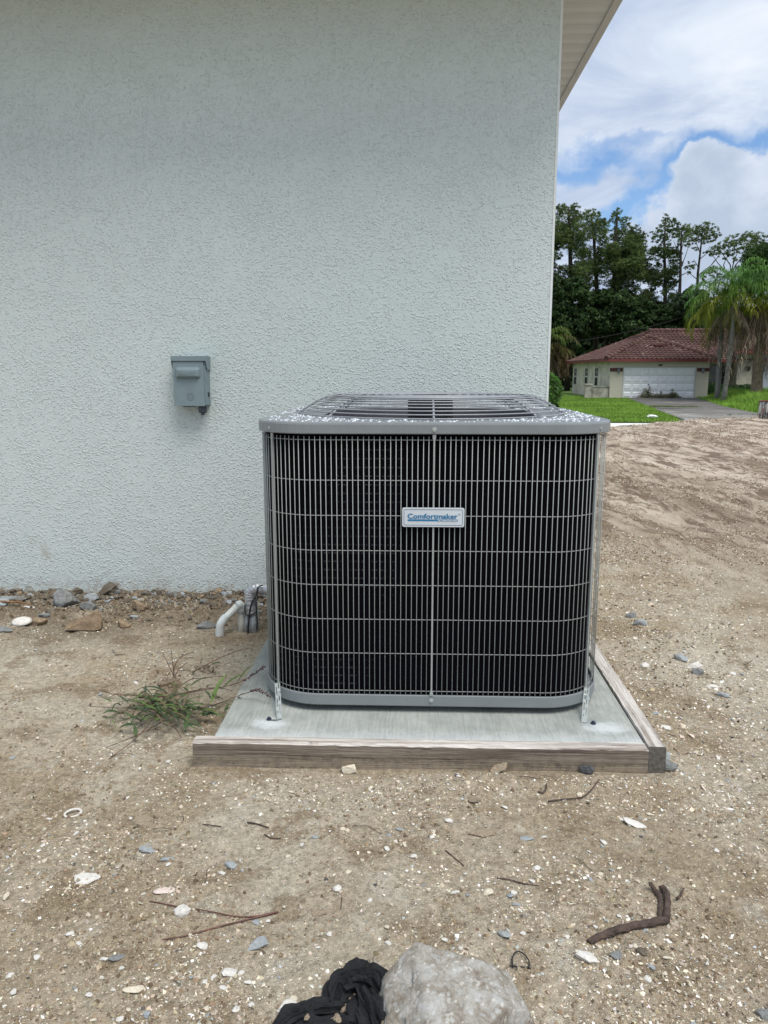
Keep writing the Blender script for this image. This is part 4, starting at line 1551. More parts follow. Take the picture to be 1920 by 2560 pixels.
# (x px, y px, half width px, colour, aspect, flatness, name, category, label)
NOTED = [
    (212, 1562, 37, 'tan', .62, .85, 'rock', 'rock', 'largest tan wedge-shaped rock in the rubble below the wall'),
    (165, 1508, 28, 'grey', .8, .85, 'rock', 'rock', 'big blue-grey rock against the wall near the metal strip'),
    (100, 1560, 15, 'tan', .9, .8, 'rock', 'rock', 'rounded tan rock beside the flat white shell by the wall'),
    (112, 1545, 11, 'grey', .8, .7, 'rock', 'rock', 'small slate-grey rock behind the rounded tan rock'),
    (8, 1514, 14, 'blue', .8, .6, 'rock', 'rock', 'pale grey rock at the left end of the rubble'),
    (277, 1480, 17, 'dark', .9, 1.0, 'rock', 'rock', 'dark upright rock standing highest against the wall'),
    (350, 1520, 20, 'tan', .6, .6, 'rock', 'rock', 'brown hollow-fronted rock in the middle of the rubble'),
    (336, 1540, 9, 'blue', .8, .6, 'rock', 'rock', 'small blue-grey rock below the brown hollow-fronted rock'),
    (222, 1525, 22, 'grey', .6, .5, 'rock', 'rock', 'pale grey flattish rock between big grey and tan rocks'),
    (195, 1480, 15, 'dark', .8, .6, 'rock', 'rock', 'dark rock just behind the big blue-grey rock'),
    (230, 1500, 15, 'blue', .7, .6, 'rock', 'rock', 'blue-grey rock right of the big blue-grey rock'),
    (520, 1560, 28, 'grey', .5, .35, 'rock', 'rock', 'flat grey stone slab left of the drain pipe outlet'),
    (310, 1560, 16, 'tan', .7, .55, 'rock', 'rock', 'reddish brown rock just right of the tan wedge rock'),
    (430, 1490, 13, 'grey', .8, .5, 'rock', 'rock', 'pale grey rock against the wall left of the pipes'),
    (12, 1578, 20, 'grey', .5, .4, 'rock', 'rock', 'low dark grey rock at the left frame edge below the shell'),
    (872, 1922, 22, 'cream', .7, .5, 'stone', 'stone', 'pale lumpy stone in front of the board, left of centre'),
    (1000, 2073, 9, 'blue', .6, .3, 'shell', 'shell', 'narrow blue-grey shell sliver standing alone mid-ground'),
    (368, 2112, 20, 'blue', .8, .12, 'stone', 'stone', 'flat squarish blue-grey stone chip in the left foreground'),
    (208, 2186, 26, 'white', .6, .12, 'stone', 'stone', 'flat white jagged stone chip in the left foreground'),
    (415, 2224, 22, 'pink', .5, .15, 'stone', 'stone', 'flat pinkish white chip above the long pine needles'),
    (455, 2273, 15, 'white', .9, .8, 'stone', 'stone', 'upright white stone lying on the long pine needles'),
    (506, 2357, 13, 'white', .8, .4, 'stone', 'stone', 'round white stone just below the long pine needles'),
    (650, 2355, 23, 'blue', .7, .3, 'shell', 'shell', 'glossy translucent grey shell right of the pine needles'),
    (1365, 2045, 0, 'white', .7, .2, 'x', 'x', 'x'),
    (568, 2428, 15, 'white', .8, .3, 'shell', 'shell', 'large white scoop-shaped shell in the bottom left area'),
    (622, 2448, 11, 'white', .6, .3, 'shell', 'shell', 'white oval shell to the right of the large white scoop'),
    (560, 2466, 9, 'white', .8, .3, 'shell', 'shell', 'square white shell chip below the large white scoop'),
    (512, 2450, 9, 'white', .6, .3, 'shell', 'shell', 'slanting white shell chip left of the square chip'),
    (337, 2471, 18, 'cream', .5, .35, 'stone', 'stone', 'long cream stone lying alone in the bottom left'),
    (292, 2392, 17, 'grey', .6, .25, 'stone', 'stone', 'flat dark grey stone beside a white shell, bottom left'),
    (260, 2398, 10, 'white', .7, .3, 'shell', 'shell', 'white shell chip touching the flat dark grey stone'),
    (175, 2343, 10, 'white', .5, .3, 'shell', 'shell', 'white elongated shell chip at lower left'),
    (577, 2160, 13, 'blue', .6, .45, 'shell', 'shell', 'dark grey rounded shell in the left middle ground'),
    (418, 2152, 13, 'blue', .5, .3, 'stone', 'stone', 'thin blue-grey stone right of the squarish chip'),
    (555, 2180, 9, 'white', .7, .5, 'stone', 'stone', 'white pebble beside the twisted brown bark scrap'),
    (843, 2219, 11, 'white', .8, .5, 'stone', 'stone', 'lone white angular pebble below the middle of the board'),
    (787, 2093, 8, 'blue', .6, .4, 'stone', 'stone', 'small dark blue pebble centre left in the open dirt'),
    (1467, 1932, 18, 'black', 1.0, .7, 'shell', 'shell', 'dark coiled shell at the foot of the front board'),
    (1362, 1905, 13, 'cream', .7, .8, 'shell', 'shell', 'round cream clam shell leaning on the front board'),
    (1353, 1921, 10, 'blue', .7, .4, 'shell', 'shell', 'pale blue shell tucked under the cream clam shell'),
    (1245, 1924, 24, 'grey', .8, .8, 'stone', 'soil clod', 'grey green earthy lump piled against the front board'),
    (1585, 2050, 22, 'white', .7, .15, 'stone', 'stone', 'flat white jagged stone chip right of the board end'),
    (1312, 2098, 15, 'blue', .6, .2, 'shell', 'shell', 'pale translucent shell flake in the open dirt right of centre'),
    (1341, 2173, 10, 'white', .7, .5, 'shell', 'shell', 'bright white oval shell right of centre'),
    (1219, 2234, 12, 'cream', .7, .5, 'stone', 'stone', 'cream knobbly stone above the broken concrete'),
    (1291, 2265, 9, 'blue', .5, .3, 'stone', 'stone', 'small blue-grey chip above and right of the concrete'),
    (1140, 2231, 11, 'white', .5, .3, 'shell', 'shell', 'white shell sliver above the broken concrete'),
    (1121, 2061, 11, 'white', .5, .4, 'stone', 'stone', 'bright white flat pebble centred below the unit'),
    (1261, 2341, 14, 'blue', .6, .3, 'shell', 'shell', 'pale blue shell just behind the broken concrete chunk'),
    (1112, 2354, 8, 'white', .8, .5, 'stone', 'stone', 'white pebble touching the back of the broken concrete'),
    (1467, 2406, 20, 'white', .9, .4, 'stone', 'stone', 'large round white stone in the right foreground'),
    (1540, 2406, 12, 'grey', .9, .4, 'stone', 'stone', 'round grey stone right of the large white one'),
    (1603, 2392, 11, 'dark', .8, .5, 'stone', 'stone', 'dark brown pebble right of the round grey stone'),
    (1627, 2423, 8, 'blue', .8, .4, 'stone', 'stone', 'small slate-blue pebble below the dark brown one'),
    (1670, 2406, 10, 'cream', .4, .3, 'shell', 'shell', 'yellowish shell sliver in the right foreground'),
    (720, 2517, 18, 'white', .8, .5, 'stone', 'stone', 'knobbly white stone left of the black fabric'),
    (730, 2500, 10, 'cream', .8, .5, 'shell', 'shell', 'cream round shell behind the knobbly white stone'),
    (1600, 1557, 14, 'blue', .6, .6, 'stone', 'stone', 'pale grey stone behind the slab in the shell bank'),
    (1575, 1538, 14, 'grey', .6, .5, 'stone', 'stone', 'long grey stone highest in the shell bank behind the slab'),
    (1610, 1665, 12, 'white', .7, .5, 'stone', 'stone', 'white stone beside the far part of the right board'),
    (1703, 1645, 14, 'blue', .8, .5, 'stone', 'stone', 'blue-grey stone nearest the board in the broken concrete patch'),
    (1738, 1662, 17, 'white', .5, .5, 'stone', 'stone', 'white topped stone in the broken concrete patch'),
    (1745, 1678, 15, 'grey', .7, .5, 'stone', 'stone', 'grey stone in the broken concrete patch'),
    (1830, 1682, 9, 'white', .7, .5, 'stone', 'stone', 'white stone right of the broken concrete patch'),
    (1780, 1708, 14, 'white', .4, .3, 'stone', 'stone', 'long white stone below the broken concrete patch'),
    (1805, 1733, 13, 'blue', .5, .4, 'stone', 'stone', 'oval pale blue stone below the long white stone'),
    (1660, 1895, 13, 'blue', .9, .7, 'stone', 'stone', 'upper grey pebble touching the end of the right board'),
    (1672, 1917, 20, 'grey', .6, .6, 'stone', 'stone', 'lower long grey pebble touching the end of the right board'),
    (1702, 1875, 15, 'dark', .8, .7, 'stone', 'soil clod', 'dark lump just right of the board end'),
    (1664, 1820, 13, 'white', .7, .35, 'shell', 'shell', 'white clam shell beside the near end of the right board'),
    (1910, 2540, 16, 'grey', .9, .5, 'stone', 'stone', 'pale grey stone in the bottom right corner'),
    (360, 2050, 0, 'dark', .9, .5, 'x', 'x', 'x'),
    (357, 2052, 20, 'dark', .9, .7, 'soil_clod', 'soil clod', 'crumbly brown clod with a hole in the left foreground'),
    (405, 2038, 15, 'dark', .5, .5, 'soil_clod', 'soil clod', 'flat dark brown clod right of the one with the hole'),
    (1208, 2080, 26, 'dark', .55, .4, 'soil_clod', 'soil clod', 'dark brown frayed clod in the centre foreground'),
    (1188, 1998, 18, 'dark', .6, .5, 'soil_clod', 'soil clod', 'brown clod in the open dirt below the board'),
    (797, 2275, 20, 'dark', .6, .5, 'soil_clod', 'soil clod', 'dark twisted bark lump left of centre in the foreground'),
    (492, 1648, 14, 'dark', .6, .3, 'soil_clod', 'soil clod', 'purplish brown clump behind the weed'),
    (300, 1633, 12, 'dark', .5, .3, 'soil_clod', 'soil clod', 'small purplish clod left of the weed in the dirt'),
]
for i, (px_, py_, hw_, c_, asp, flat, nm, cat, lab) in enumerate(NOTED):
    if hw_ == 0:
        continue
    p = onz(px_, py_ + hw_ * .3, 0.0)
    if p.y > WY - .03:
        p.y = WY - .04
    dist = math.hypot(p.length, EYE)
    s = hw_ / FPX * dist * 1.08
    if 'clod' in nm or 'clod' in cat:
        s *= .85
        flat *= .7
    lean = (random.uniform(-.2, .2), random.uniform(-.2, .2))
    if i == 0:
        bm = bmesh.new()
        for q in ((-1.05, 0, -.55), (-1.0, -.35, -.6), (-.8, .45, -.6), (-.95, -.1, -.25), (.55, -.5, -.65), (.95, -.3, -.6), (.9, .5, -.6), (.85, .1, .75), (.62, -.15, .72), (.98, -.1, .35), (.1, -.35, .12), (.2, .4, .2)):
            bm.verts.new(q)
        res = bmesh.ops.convex_hull(bm, input=bm.verts)
        bmesh.ops.subdivide_edges(bm, edges=bm.edges[:], cuts=5, use_grid_fill=True)
        me = bpy.data.meshes.new('rock')
        bm.to_mesh(me)
        bm.free()
        V_ = np.array([v.co[:] for v in me.vertices])
        V_ *= (1 + .14 * tri3(V_ * 2.6 + 5, 4, 12))[:, None]
        me.vertices.foreach_set('co', V_.astype(np.float32).ravel())
        me.materials.append(M['rk_tan'])
        me.update()
        place_rock(nm, me, p.x, p.y, s_wedge := hw_ / FPX * dist * 1.1, .75, (0, 0), .12, .12, .7, label=lab, category=cat)
        continue
    if 'clod' in nm or 'clod' in cat:
        me = rock_mesh(nm, M['soilbit'], 900 + i, 5, .8, 4, freq=3.2)
    else:
        me = ROCKS[c_][i % 4] if hw_ < 15 else rock_mesh(nm, ROCKS[c_][0].materials[0], 900 + i, 5, .20, 9, freq=3.0)
    place_rock(nm, me, p.x, p.y, s, flat, lean, random.uniform(-.4, .4), .26, asp, label=lab, category=cat)

# flat white oval shell with its pitted face, by the wall
p = onz(55, 1566)
m = MB()
m.lathe((0, 0, 0), [(.001, .010), (.45, .012), (.8, .006), (1.0, -.01), (.7, -.03), (.001, -.03)], 26)
o = m.obj('shell', M['rk_white'], smooth=True, label='flat white oval shell among the rubble by the wall', category='shell')
o.scale = (.047, .036, .42)
o.location = (p.x, p.y, .028)
o.rotation_euler = (.30, -.02, .1)
# ring shaped shell
p = onz(182, 2026)
m = MB()
m.tube([(.021 * math.cos(a), .013 * math.sin(a), 0) for a in np.linspace(0, 2 * PI, 20)[:-1]], .0034, 6, closed=True)
o = m.obj('shell', M['rk_white'], smooth=True, label='white ring-shaped worn shell on the dirt at left', category='shell')
o.location = (p.x, p.y, gh(p.x, p.y) + .006)
o.rotation_euler = (.3, 0, .5)

# metal strip and laths at the far left
p0, p1 = onz(2, 1500), onz(66, 1500)
m = MB()
m.box(-2.6, -2.02, 3.755, 3.775, .034, .036)
m.box(-2.6, -2.02, 3.755, 3.757, .036, .050)
o = m.obj('metal_strip', M['alum'], label='bright aluminium angle strip lying in the rubble at far left', category='metal strip')
a0 = onz(30, 1502, .035)
o.location = (onz(66, 1492, .04).x + 2.02, onz(66, 1492, .04).y - 3.775, -.002)
m = MB()
a, b_ = onz(-40, 1502, .035), onz(41, 1505, .035)
m.tube([a, b_], [.006, .005], 4)
m.obj('wood_lath', M['lath'], label='orange-brown wood splinter left of the other splinter at far left', category='wood scrap')
m = MB()
a, b_ = onz(42, 1504, .035), onz(79, 1511, .03)
m.tube([a, b_], [.007, .0025], 4)
m.obj('wood_lath', M['lath'], label='pointed orange-brown splinter below the aluminium strip', category='wood scrap')
# white bone-like shell strip
p = onz(73, 1524)
place_rock('shell', ROCKS['white'][1], p.x, p.y, .034, .3, rz=.12, asp=.3, label='long white bone-like shell above the flat oval shell', category='shell')


def far_ok(x, y):
    """open ground, not on the slab, boards or wall"""
    return ~(((x > -.66) & (x < .76) & (y > 2.05) & (y < 3.55)) | ((y > WY - .01) & (x < WX + .02)))


# scattered single shells and pebbles large enough to pick out
kinds = [('white', 'shell_fragment', 'small white shell fragment lying loose on the dirt', 'shell fragments scattered over the dirt', 'shell'),
         ('cream', 'shell_fragment', 'small cream shell fragment lying loose on the dirt', 'cream shell fragments scattered over the dirt', 'shell'),
         ('blue', 'pebble', 'small blue-grey pebble lying loose on the dirt', 'blue-grey pebbles scattered over the dirt', 'pebble'),
         ('black', 'pebble', 'small dark pebble lying loose on the dirt', 'dark pebbles scattered over the dirt', 'pebble')]
pick = [0] * 12 + [1] * 7 + [2] * 4 + [3] * 2
cnt = 0
while cnt < 240:
    px_, py_ = random.uniform(-60, 1980), random.uniform(1640, 2600)
    p = onz(px_, py_)
    if not far_ok(np.array([p.x]), np.array([p.y]))[0]:
        continue
    k = kinds[random.choice(pick)]
    s = random.uniform(.0038, .0085) * (1 + .25 * (p.y - 1.2))
    if k[0] == 'black':
        s *= .7
    zone = 'far right of the slab' if (p.x > .76 and p.y > 2.05) else ('left of the slab' if (p.x < -.66 and p.y > 2.05) else ('just in front of the board' if p.y > 1.75 else
           ('in the left foreground' if p.x < -.12 else 'in the right foreground')))
    k = (k[0], k[1], k[2].replace('lying loose on the dirt', 'lying loose on dirt ' + zone), k[3].replace('over the dirt', zone), k[4])
    me = random.choice(ROCKS[k[0]])
    place_rock(k[1], me, p.x, p.y, s, random.uniform(.2, .5), (random.uniform(-.3, .3), random.uniform(-.3, .3)), None, .2, random.uniform(.5, .95), label=k[2], category=k[4], group=k[3])
    cnt += 1
# rubble stones along the foot of the wall
cnt = 0
rk = [('dark', 'dark earthy stone in the rubble along the wall foot', 'dark rubble stones along the wall'), ('grey', 'grey stone in the rubble along the wall foot', 'grey rubble stones along the wall'),
      ('tan', 'small brown stone in the rubble along the wall foot', 'brown rubble stones along the wall'), ('blue', 'small blue-grey stone in the rubble along the wall foot', 'blue-grey rubble stones along the wall')]
while cnt < 290:
    x = random.uniform(-2.35, -.62)
    y = WY - .03 - abs(random.gauss(0, .16))
    if y < 3.25:
        continue
    k = random.choice([0, 0, 0, 0, 0, 0, 1, 1, 2, 3])
    s = random.uniform(.007, .022) * (1.0 if y > 3.65 else .6)
    zone = 'behind the flat oval shell' if x < -1.7 else ('near the tan wedge rock' if x < -1.3 else ('midway to the pipes' if x < -.95 else 'close to the pipes'))
    lab_ = rk[k][1].replace('in the rubble along the wall foot', 'in the wall rubble ' + zone)
    grp_ = rk[k][2] + ' ' + zone
    place_rock('rubble_stone', random.choice(ROCKS[rk[k][0]]), x, y, s, random.uniform(.5, .85), (random.uniform(-.5, .5), random.uniform(-.5, .5)), None, .25, random.uniform(.6, 1), label=lab_, category='stone', group=grp_)
    cnt += 1


def scatter_mesh(name, X, Y, S, C, mat, hfrac=(.12, .4), sides=5, z=None, lift=.1, **tags):
    """one mesh of many irregular low chips"""
    n = len(X)
    Z = lot_h(X, Y) if z is None else z
    a0 = rng.uniform(0, 2 * PI, n)
    e = rng.uniform(.45, 1, n)
    k = np.arange(sides)
    A = a0[:, None] * 0 + 2 * PI * k[None, :] / sides + rng.uniform(-.35, .35, (n, sides))
    rad = rng.uniform(.6, 1.05, (n, sides)) * S[:, None]
    u, v = rad * np.cos(A), rad * np.sin(A) * e[:, None]
    c, s_ = np.cos(a0)[:, None], np.sin(a0)[:, None]
    tx, ty = rng.normal(0, .30, n)[:, None], rng.normal(0, .30, n)[:, None]
    px_, py_ = u * c - v * s_, u * s_ + v * c
    H = (rng.uniform(*hfrac, n) * S)
    ring = np.stack([X[:, None] + px_, Y[:, None] + py_, Z[:, None] + px_ * tx + py_ * ty + H[:, None] * lift], -1)
    topx = rng.uniform(-.3, .3, n) * S
    topy = rng.uniform(-.3, .3, n) * S
    top = np.stack([X + topx, Y + topy, Z + H * (1 + lift) + topx * tx[:, 0] + topy * ty[:, 0]], -1)[:, None, :]
    V = np.concatenate([ring, top], 1).reshape(-1, 3)
    base = np.arange(n) * (sides + 1)
    F = np.stack([np.stack([base + i, base + (i + 1) % sides, base + sides], -1) for i in range(sides)], 1).reshape(-1, 3)
    CC = np.repeat(C, sides + 1, 0)
    link(name, np_mesh(name, V, F, mat, False, CC), **tags)


def palette(n, cols, wts, jit=.12):
    idx = rng.choice(len(cols), n, p=np.array(wts) / sum(wts))
    c = np.array(cols)[idx]
    return np.clip(c * (1 + rng.normal(0, jit, (n, 1))) * (1 + rng.normal(0, .03, (n, 3))), 0, .9)


SHELLC = [(.80, .78, .72), (.66, .60, .48), (.50, .42, .30), (.40, .43, .43), (.22, .17, .12), (.66, .56, .48), (.10, .09, .08)]


def scatter_fragments():
    N = 480000
    Y = 0.95 + 8.5 * rng.random(N) ** 1.9
    X = rng.uniform(-.62, .62, N) * (Y + .55)
    dens = fbm(X * 3.1, Y * 3.1, 4, 71, .6)
    bank = 1.6 * np.exp(-((X - 1.10 - .12 * (Y - 3)) / .50) ** 2) * (Y > 1.9) * (Y < 5.0)
    front = np.exp(-((Y - 1.97) / .10) ** 2) * (X > -.75) * (X < 1.0)
    fall = np.clip((7.5 - Y - .3 * X) / 4.0, .10, 1)
    keep = (rng.random(N) < (np.clip((dens - .42) * 4.2, .10, 1) + .7 * bank + .8 * front) * fall * .72) & far_ok(X, Y)
    X, Y = X[keep], Y[keep]
    n = len(X)
    S = (.0009 + .0052 * rng.random(n) ** 6.5) * (1 + .12 * (Y - 1.2)) * 1.15
    bk = (np.abs(X - 1.1) < .55) & (Y > 1.9) & (Y < 5) & (rng.random(n) < .15)
    S = np.where(bk, S * rng.uniform(1.2, 2.1, n), S)
    C = palette(n, SHELLC, [9, 14, 12, 4, 6, 6, 2])
    scatter_mesh('shell_grit', X, Y, S, C, M['frag'], (.15, .55), 4, kind='stuff', label='countless tiny broken shells and grit strewn over the dirt', category='shell grit')
    # crumbs of soil for relief
    N = 230000
    Y = 0.95 + 9 * rng.random(N) ** 1.7
    X = rng.uniform(-.62, .62, N) * (Y + .55)
    dens = fbm(X * 2.1 + 9, Y * 2.1, 4, 77, .6)
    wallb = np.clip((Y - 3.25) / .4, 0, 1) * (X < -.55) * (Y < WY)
    keep = (rng.random(N) < np.clip((dens - .44) * 4.5, .08, 1) + wallb) & far_ok(X, Y)
    X, Y = X[keep], Y[keep]
    n = len(X)
    S = (.0013 + .0065 * rng.random(n) ** 4.5) * (1 + .10 * Y)
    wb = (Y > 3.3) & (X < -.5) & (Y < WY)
    S = np.where(wb, S * 1.7, S)
    C = palette(n, [(.36, .295, .21), (.27, .205, .135), (.17, .125, .085), (.48, .42, .33)], [5, 5, 3, 4])
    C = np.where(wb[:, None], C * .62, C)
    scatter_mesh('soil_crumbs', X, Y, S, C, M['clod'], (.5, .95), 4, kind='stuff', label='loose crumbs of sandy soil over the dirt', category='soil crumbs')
    # broken stone and dark earth heaped along the wall
    N = 9000
    X = rng.uniform(-2.45, -.50, N)
    Y = WY - .012 - np.abs(rng.normal(0, .15, N))
    n = N
    S = .002 + .009 * rng.random(n) ** 2.4
    C = palette(n, [(.20, .165, .12), (.15, .12, .09), (.22, .21, .19), (.25, .20, .14), (.10, .085, .068), (.42, .40, .36)], [5, 6, 3, 3, 3, .6])
    scatter_mesh('wall_rubble', X, Y, S, C, M['clod'], (.5, .9), 6, kind='stuff', label='broken stone and dark earth heaped along the wall foot', category='rubble')
    # churned debris in the tracks of the lot behind
    N = 210000
    Y = 4.6 + 17 * rng.random(N) ** 1.15
    X = Y * rng.uniform(.10, .62, N)
    a = math.radians(-98)
    u, v = X * math.cos(a) - Y * math.sin(a), X * math.sin(a) + Y * math.cos(a)
    rt = fbm(u * .45, v * 1.9, 5, 11, .62)
    keep = (rng.random(N) < np.clip((rt - .50) * 8, .05, 1)) & far_ok(X, Y) & (crest(X, Y) < 2)
    X, Y = X[keep], Y[keep]
    n = len(X)
    S = (.003 + .013 * rng.random(n) ** 3.2) * (.45 + .055 * Y)
    C = palette(n, [(.27, .205, .15), (.18, .135, .098), (.40, .325, .25), (.12, .09, .066), (.60, .54, .45)], [6, 5, 4, 2, 4])
    scatter_mesh('track_debris', X, Y, S, C, M['clod'], (.5, 1.0), 4, kind='stuff', label='churned clods and dry root bits in the tracks over the lot', category='soil clods')


scatter_fragments()


# fine dead rootlets and straws lying about
def straws():
    m = MB()
    for k in range(380):
        Y = random.uniform(2.2, 14) if k > 30 else random.uniform(1.1, 4)
        X = Y * random.uniform(-.5, .6)
        if not far_ok(np.array([X]), np.array([Y]))[0] or (Y > 3.7 and X < .8):
            continue
        L = random.uniform(.015, .05) * (1 + .25 * Y)
        a = random.uniform(0, PI) if Y < 5 else random.gauss(-.5, .5)
        z = gh(X, Y) + .004
        b_ = random.uniform(-.3, .3)
        pts = [(X, Y, z), (X + L * .5 * math.cos(a), Y + L * .5 * math.sin(a), z + .004), (X + L * math.cos(a + b_), Y + L * math.sin(a + b_), z)]
        m.tube(pts, .0006 * (1 + .35 * Y), 3)
    m.obj('dead_rootlets', M['twig'], kind='stuff', label='dead rootlets and straws scattered on the dirt', category='rootlets')


straws()


# long pine needles and other single twigs
def twig(name, pts, r, mat, label, cat, z0=.004, n=5):
    P_ = []
    for q in pts:
        p = onz(q[0], q[1])
        zz = q[2] if len(q) > 2 else z0
        P_.append(Vector((p.x, p.y, gh(p.x, p.y) + zz)))
    fine = []
    for a, b_ in zip(P_[:-1], P_[1:]):
        for k in range(6):
            fine.append(a.lerp(b_, k / 6))
    fine.append(P_[-1])
    for _ in range(5):
        fine = [fine[0]] + [(fine[i - 1] + fine[i] * 2 + fine[i + 1]) / 4 for i in range(1, len(fine) - 1)] + [fine[-1]]
    L = len(fine)
    rs = [(r[0] + (r[1] - r[0]) * i / (L - 1)) for i in range(L)]
    m = MB()
    m.tube(fine, rs, n, noise=.12)
    return m.obj(name, mat, label=label, category=cat)


Zn = lambda x, y: (x / 1.843, 1900 + y / 1.843)
twig('pine_needle', [Zn(635, 852), Zn(830, 812), Zn(1040, 758), Zn(1180, 722), Zn(1282, 697)], (.0013, .0022), M['needlebr'], 'longest red-brown pine needle, slanting up to the right', 'pine needle')
twig('pine_needle', [Zn(688, 655), Zn(760, 668), Zn(820, 678)], (.0012, .0016), M['needlebr'], 'short red-brown needle ending at the upright white stone', 'pine needle')
twig('pine_needle', [Zn(900, 686), Zn(1000, 700), Zn(1090, 722), Zn(1180, 718), Zn(1270, 700)], (.0013, .0020), M['needlebr'], 'curved red-brown needle meeting the longest one at its tip', 'pine needle')
twig('twig', [Zn(935, 313), Zn(1020, 316)], (.0016, .0014), M['twig'], 'short thin twig below the left end of the board', 'twig')
twig('twig', [Zn(1140, 300), Zn(1180, 308), Zn(1240, 317)], (.0022, .0014), M['twig'], 'dark twig in the dirt below the left middle of the board', 'twig')
twig('twig', [Zn(1218, 350), Zn(1250, 362), Zn(1295, 357)], (.0018, .0014), M['twig'], 'bent dark twig just below another twig left of centre', 'twig')
Zc = lambda x, y: (900 + x / 2.765, 1880 + y / 2.765)
twig('root', [Zc(590, 700), Zc(650, 740), Zc(720, 780)], (.0022, .0018), M['twig'], 'half-buried thin root right of centre in the dirt', 'root', .001)
twig('root', [Zc(950, 870), Zc(1040, 890), Zc(1140, 915), Zc(1240, 930)], (.0030, .0022), M['twig'], 'long half-buried root right of centre above the concrete', 'root', .001)
twig('root', [Zc(1300, 355), Zc(1420, 340), Zc(1540, 330), Zc(1600, 290), Zc(1650, 240)], (.0022, .0016), M['twig'], 'thin curved root below the dark coiled shell', 'root')
twig('root', [Zc(1230, 300), Zc(1265, 305), Zc(1288, 285), Zc(1285, 260)], (.003, .002), M['twig'], 'short hooked dark root below the cream clam shell', 'root')
Zr = lambda x, y: (640 + x / 2.183, 2240 + y / 2.183)
twig('wire', [Zr(1400, 425), Zr(1395, 360, ), Zr(1425, 318), Zr(1468, 345), Zr(1492, 395), Zr(1488, 435)], (.0016, .0014), M['rubber'], 'black looped fibre standing right of the concrete chunk', 'wire', .006)
twig('wire', [Zr(1380, 412), Zr(1430, 418), Zr(1500, 432)], (.0016, .0014), M['rubber'], 'straight black fibre crossing under the looped one', 'wire', .003)


# forked root stick in the right foreground
def stick():
    Zs = lambda x, y: (1400 + x / 3.19, 2150 + y / 3.19)

    def P(x, y, z):
        p = onz(*Zs(x, y), z)
        return p
    t = thing('dead_branch', 'forked dark brown dead branch lying in the right foreground', 'branch', tuple(onz(*Zs(800, 490))))

    def tb(pts, rs, n=9, name='branch'):
        rs = [q * .80 for q in rs]
        fine, rr = [], []
        for i in range(len(pts) - 1):
            for k in range(4):
                fine.append(pts[i].lerp(pts[i + 1], k / 4))
                rr.append(rs[i] + (rs[i + 1] - rs[i]) * k / 4)
        fine.append(pts[-1])
        rr.append(rs[-1])
        fine = [f + Vector((random.uniform(-.0012, .0012),) * 3) for f in fine]
        m = MB()
        m.tube(fine, rr, n, noise=.16)
        m.obj(name, M['twig'], t)
    tb([P(238, 655, .014), P(330, 600, .018), P(450, 560, .018), P(620, 515, .017), P(740, 500, .015), P(850, 475, .014)], [.0085, .0085, .0095, .0100, .0110, .0105], name='stem')
    tb([P(845, 480, .014), P(858, 400, .012), P(862, 310, .012), P(835, 240, .014), P(805, 200, .022)], [.0105, .0085, .0090, .0085, .0080], name='fork')
    tb([P(800, 480, .012), P(798, 400, .010), P(800, 310, .010), P(760, 240, .012), P(712, 185, .020)], [.0065, .0060, .0062, .0065, .0060], name='fork')
    tb([P(720, 340, .006), P(780, 352, .006)], [.003, .002], 5, 'side_twig')
    t2 = twig('twig', [Zs(930, 345), Zs(955, 320), Zs(968, 290), Zs(985, 262)], (.0034, .0018), M['twig'], 'small dark twig just right of the forked branch', 'twig', .006)


stick()


# broken concrete lump
def concrete_lump():
    V, F = ico(6)
    D = V / np.linalg.norm(V, axis=1)[:, None]
    planes = [((0, -.10, 1), .080), ((0, -1, .3), .150), ((-1, -.15, .30), .128), ((-.10, 1, .45), .150), ((-.75, .70, .45), .150),
              ((.72, -.66, .20), .080), ((.90, .42, .35), .130), ((.55, .12, .80), .104), ((0, 0, -1), .06), ((-.55, -.2, .8), .098), ((-.6, -.8, .2), .15), ((.2, .7, .7), .118)]
    R_ = np.full(len(D), 1.0)
    which = np.zeros(len(D), int)
    for i, (n, d) in enumerate(planes):
        n = np.array(n, float)
        n /= np.linalg.norm(n)
        c = D @ n
        rr = np.where(c > 1e-3, d / np.maximum(c, 1e-3), 9)
        which = np.where(rr < R_, i, which)
        R_ = np.minimum(R_, rr)
    V = D * R_[:, None]
    n1 = tri3(V * 24 + 4, 4, 3)
    n2 = tri3(V * 85 + 9, 4, 8, .65)
    pits = np.clip(tri3(V * 70 + 40, 2, 19) - .16, 0, 1)
    k = np.where(which == 5, .22, 1.0)
    V = V + D * (.008 * n1 * k + .007 * n2 * k - .05 * pits * k)[:, None]
    me = np_mesh('concrete_lump', V, F, M['concr'], False)
    o = link('concrete_lump', me, label='large broken lump of pale concrete in the bottom foreground', category='concrete lump')
    o.location = (.085, 1.148, .024)
    o.rotation_euler = (.04, .03, -.05)


concrete_lump()


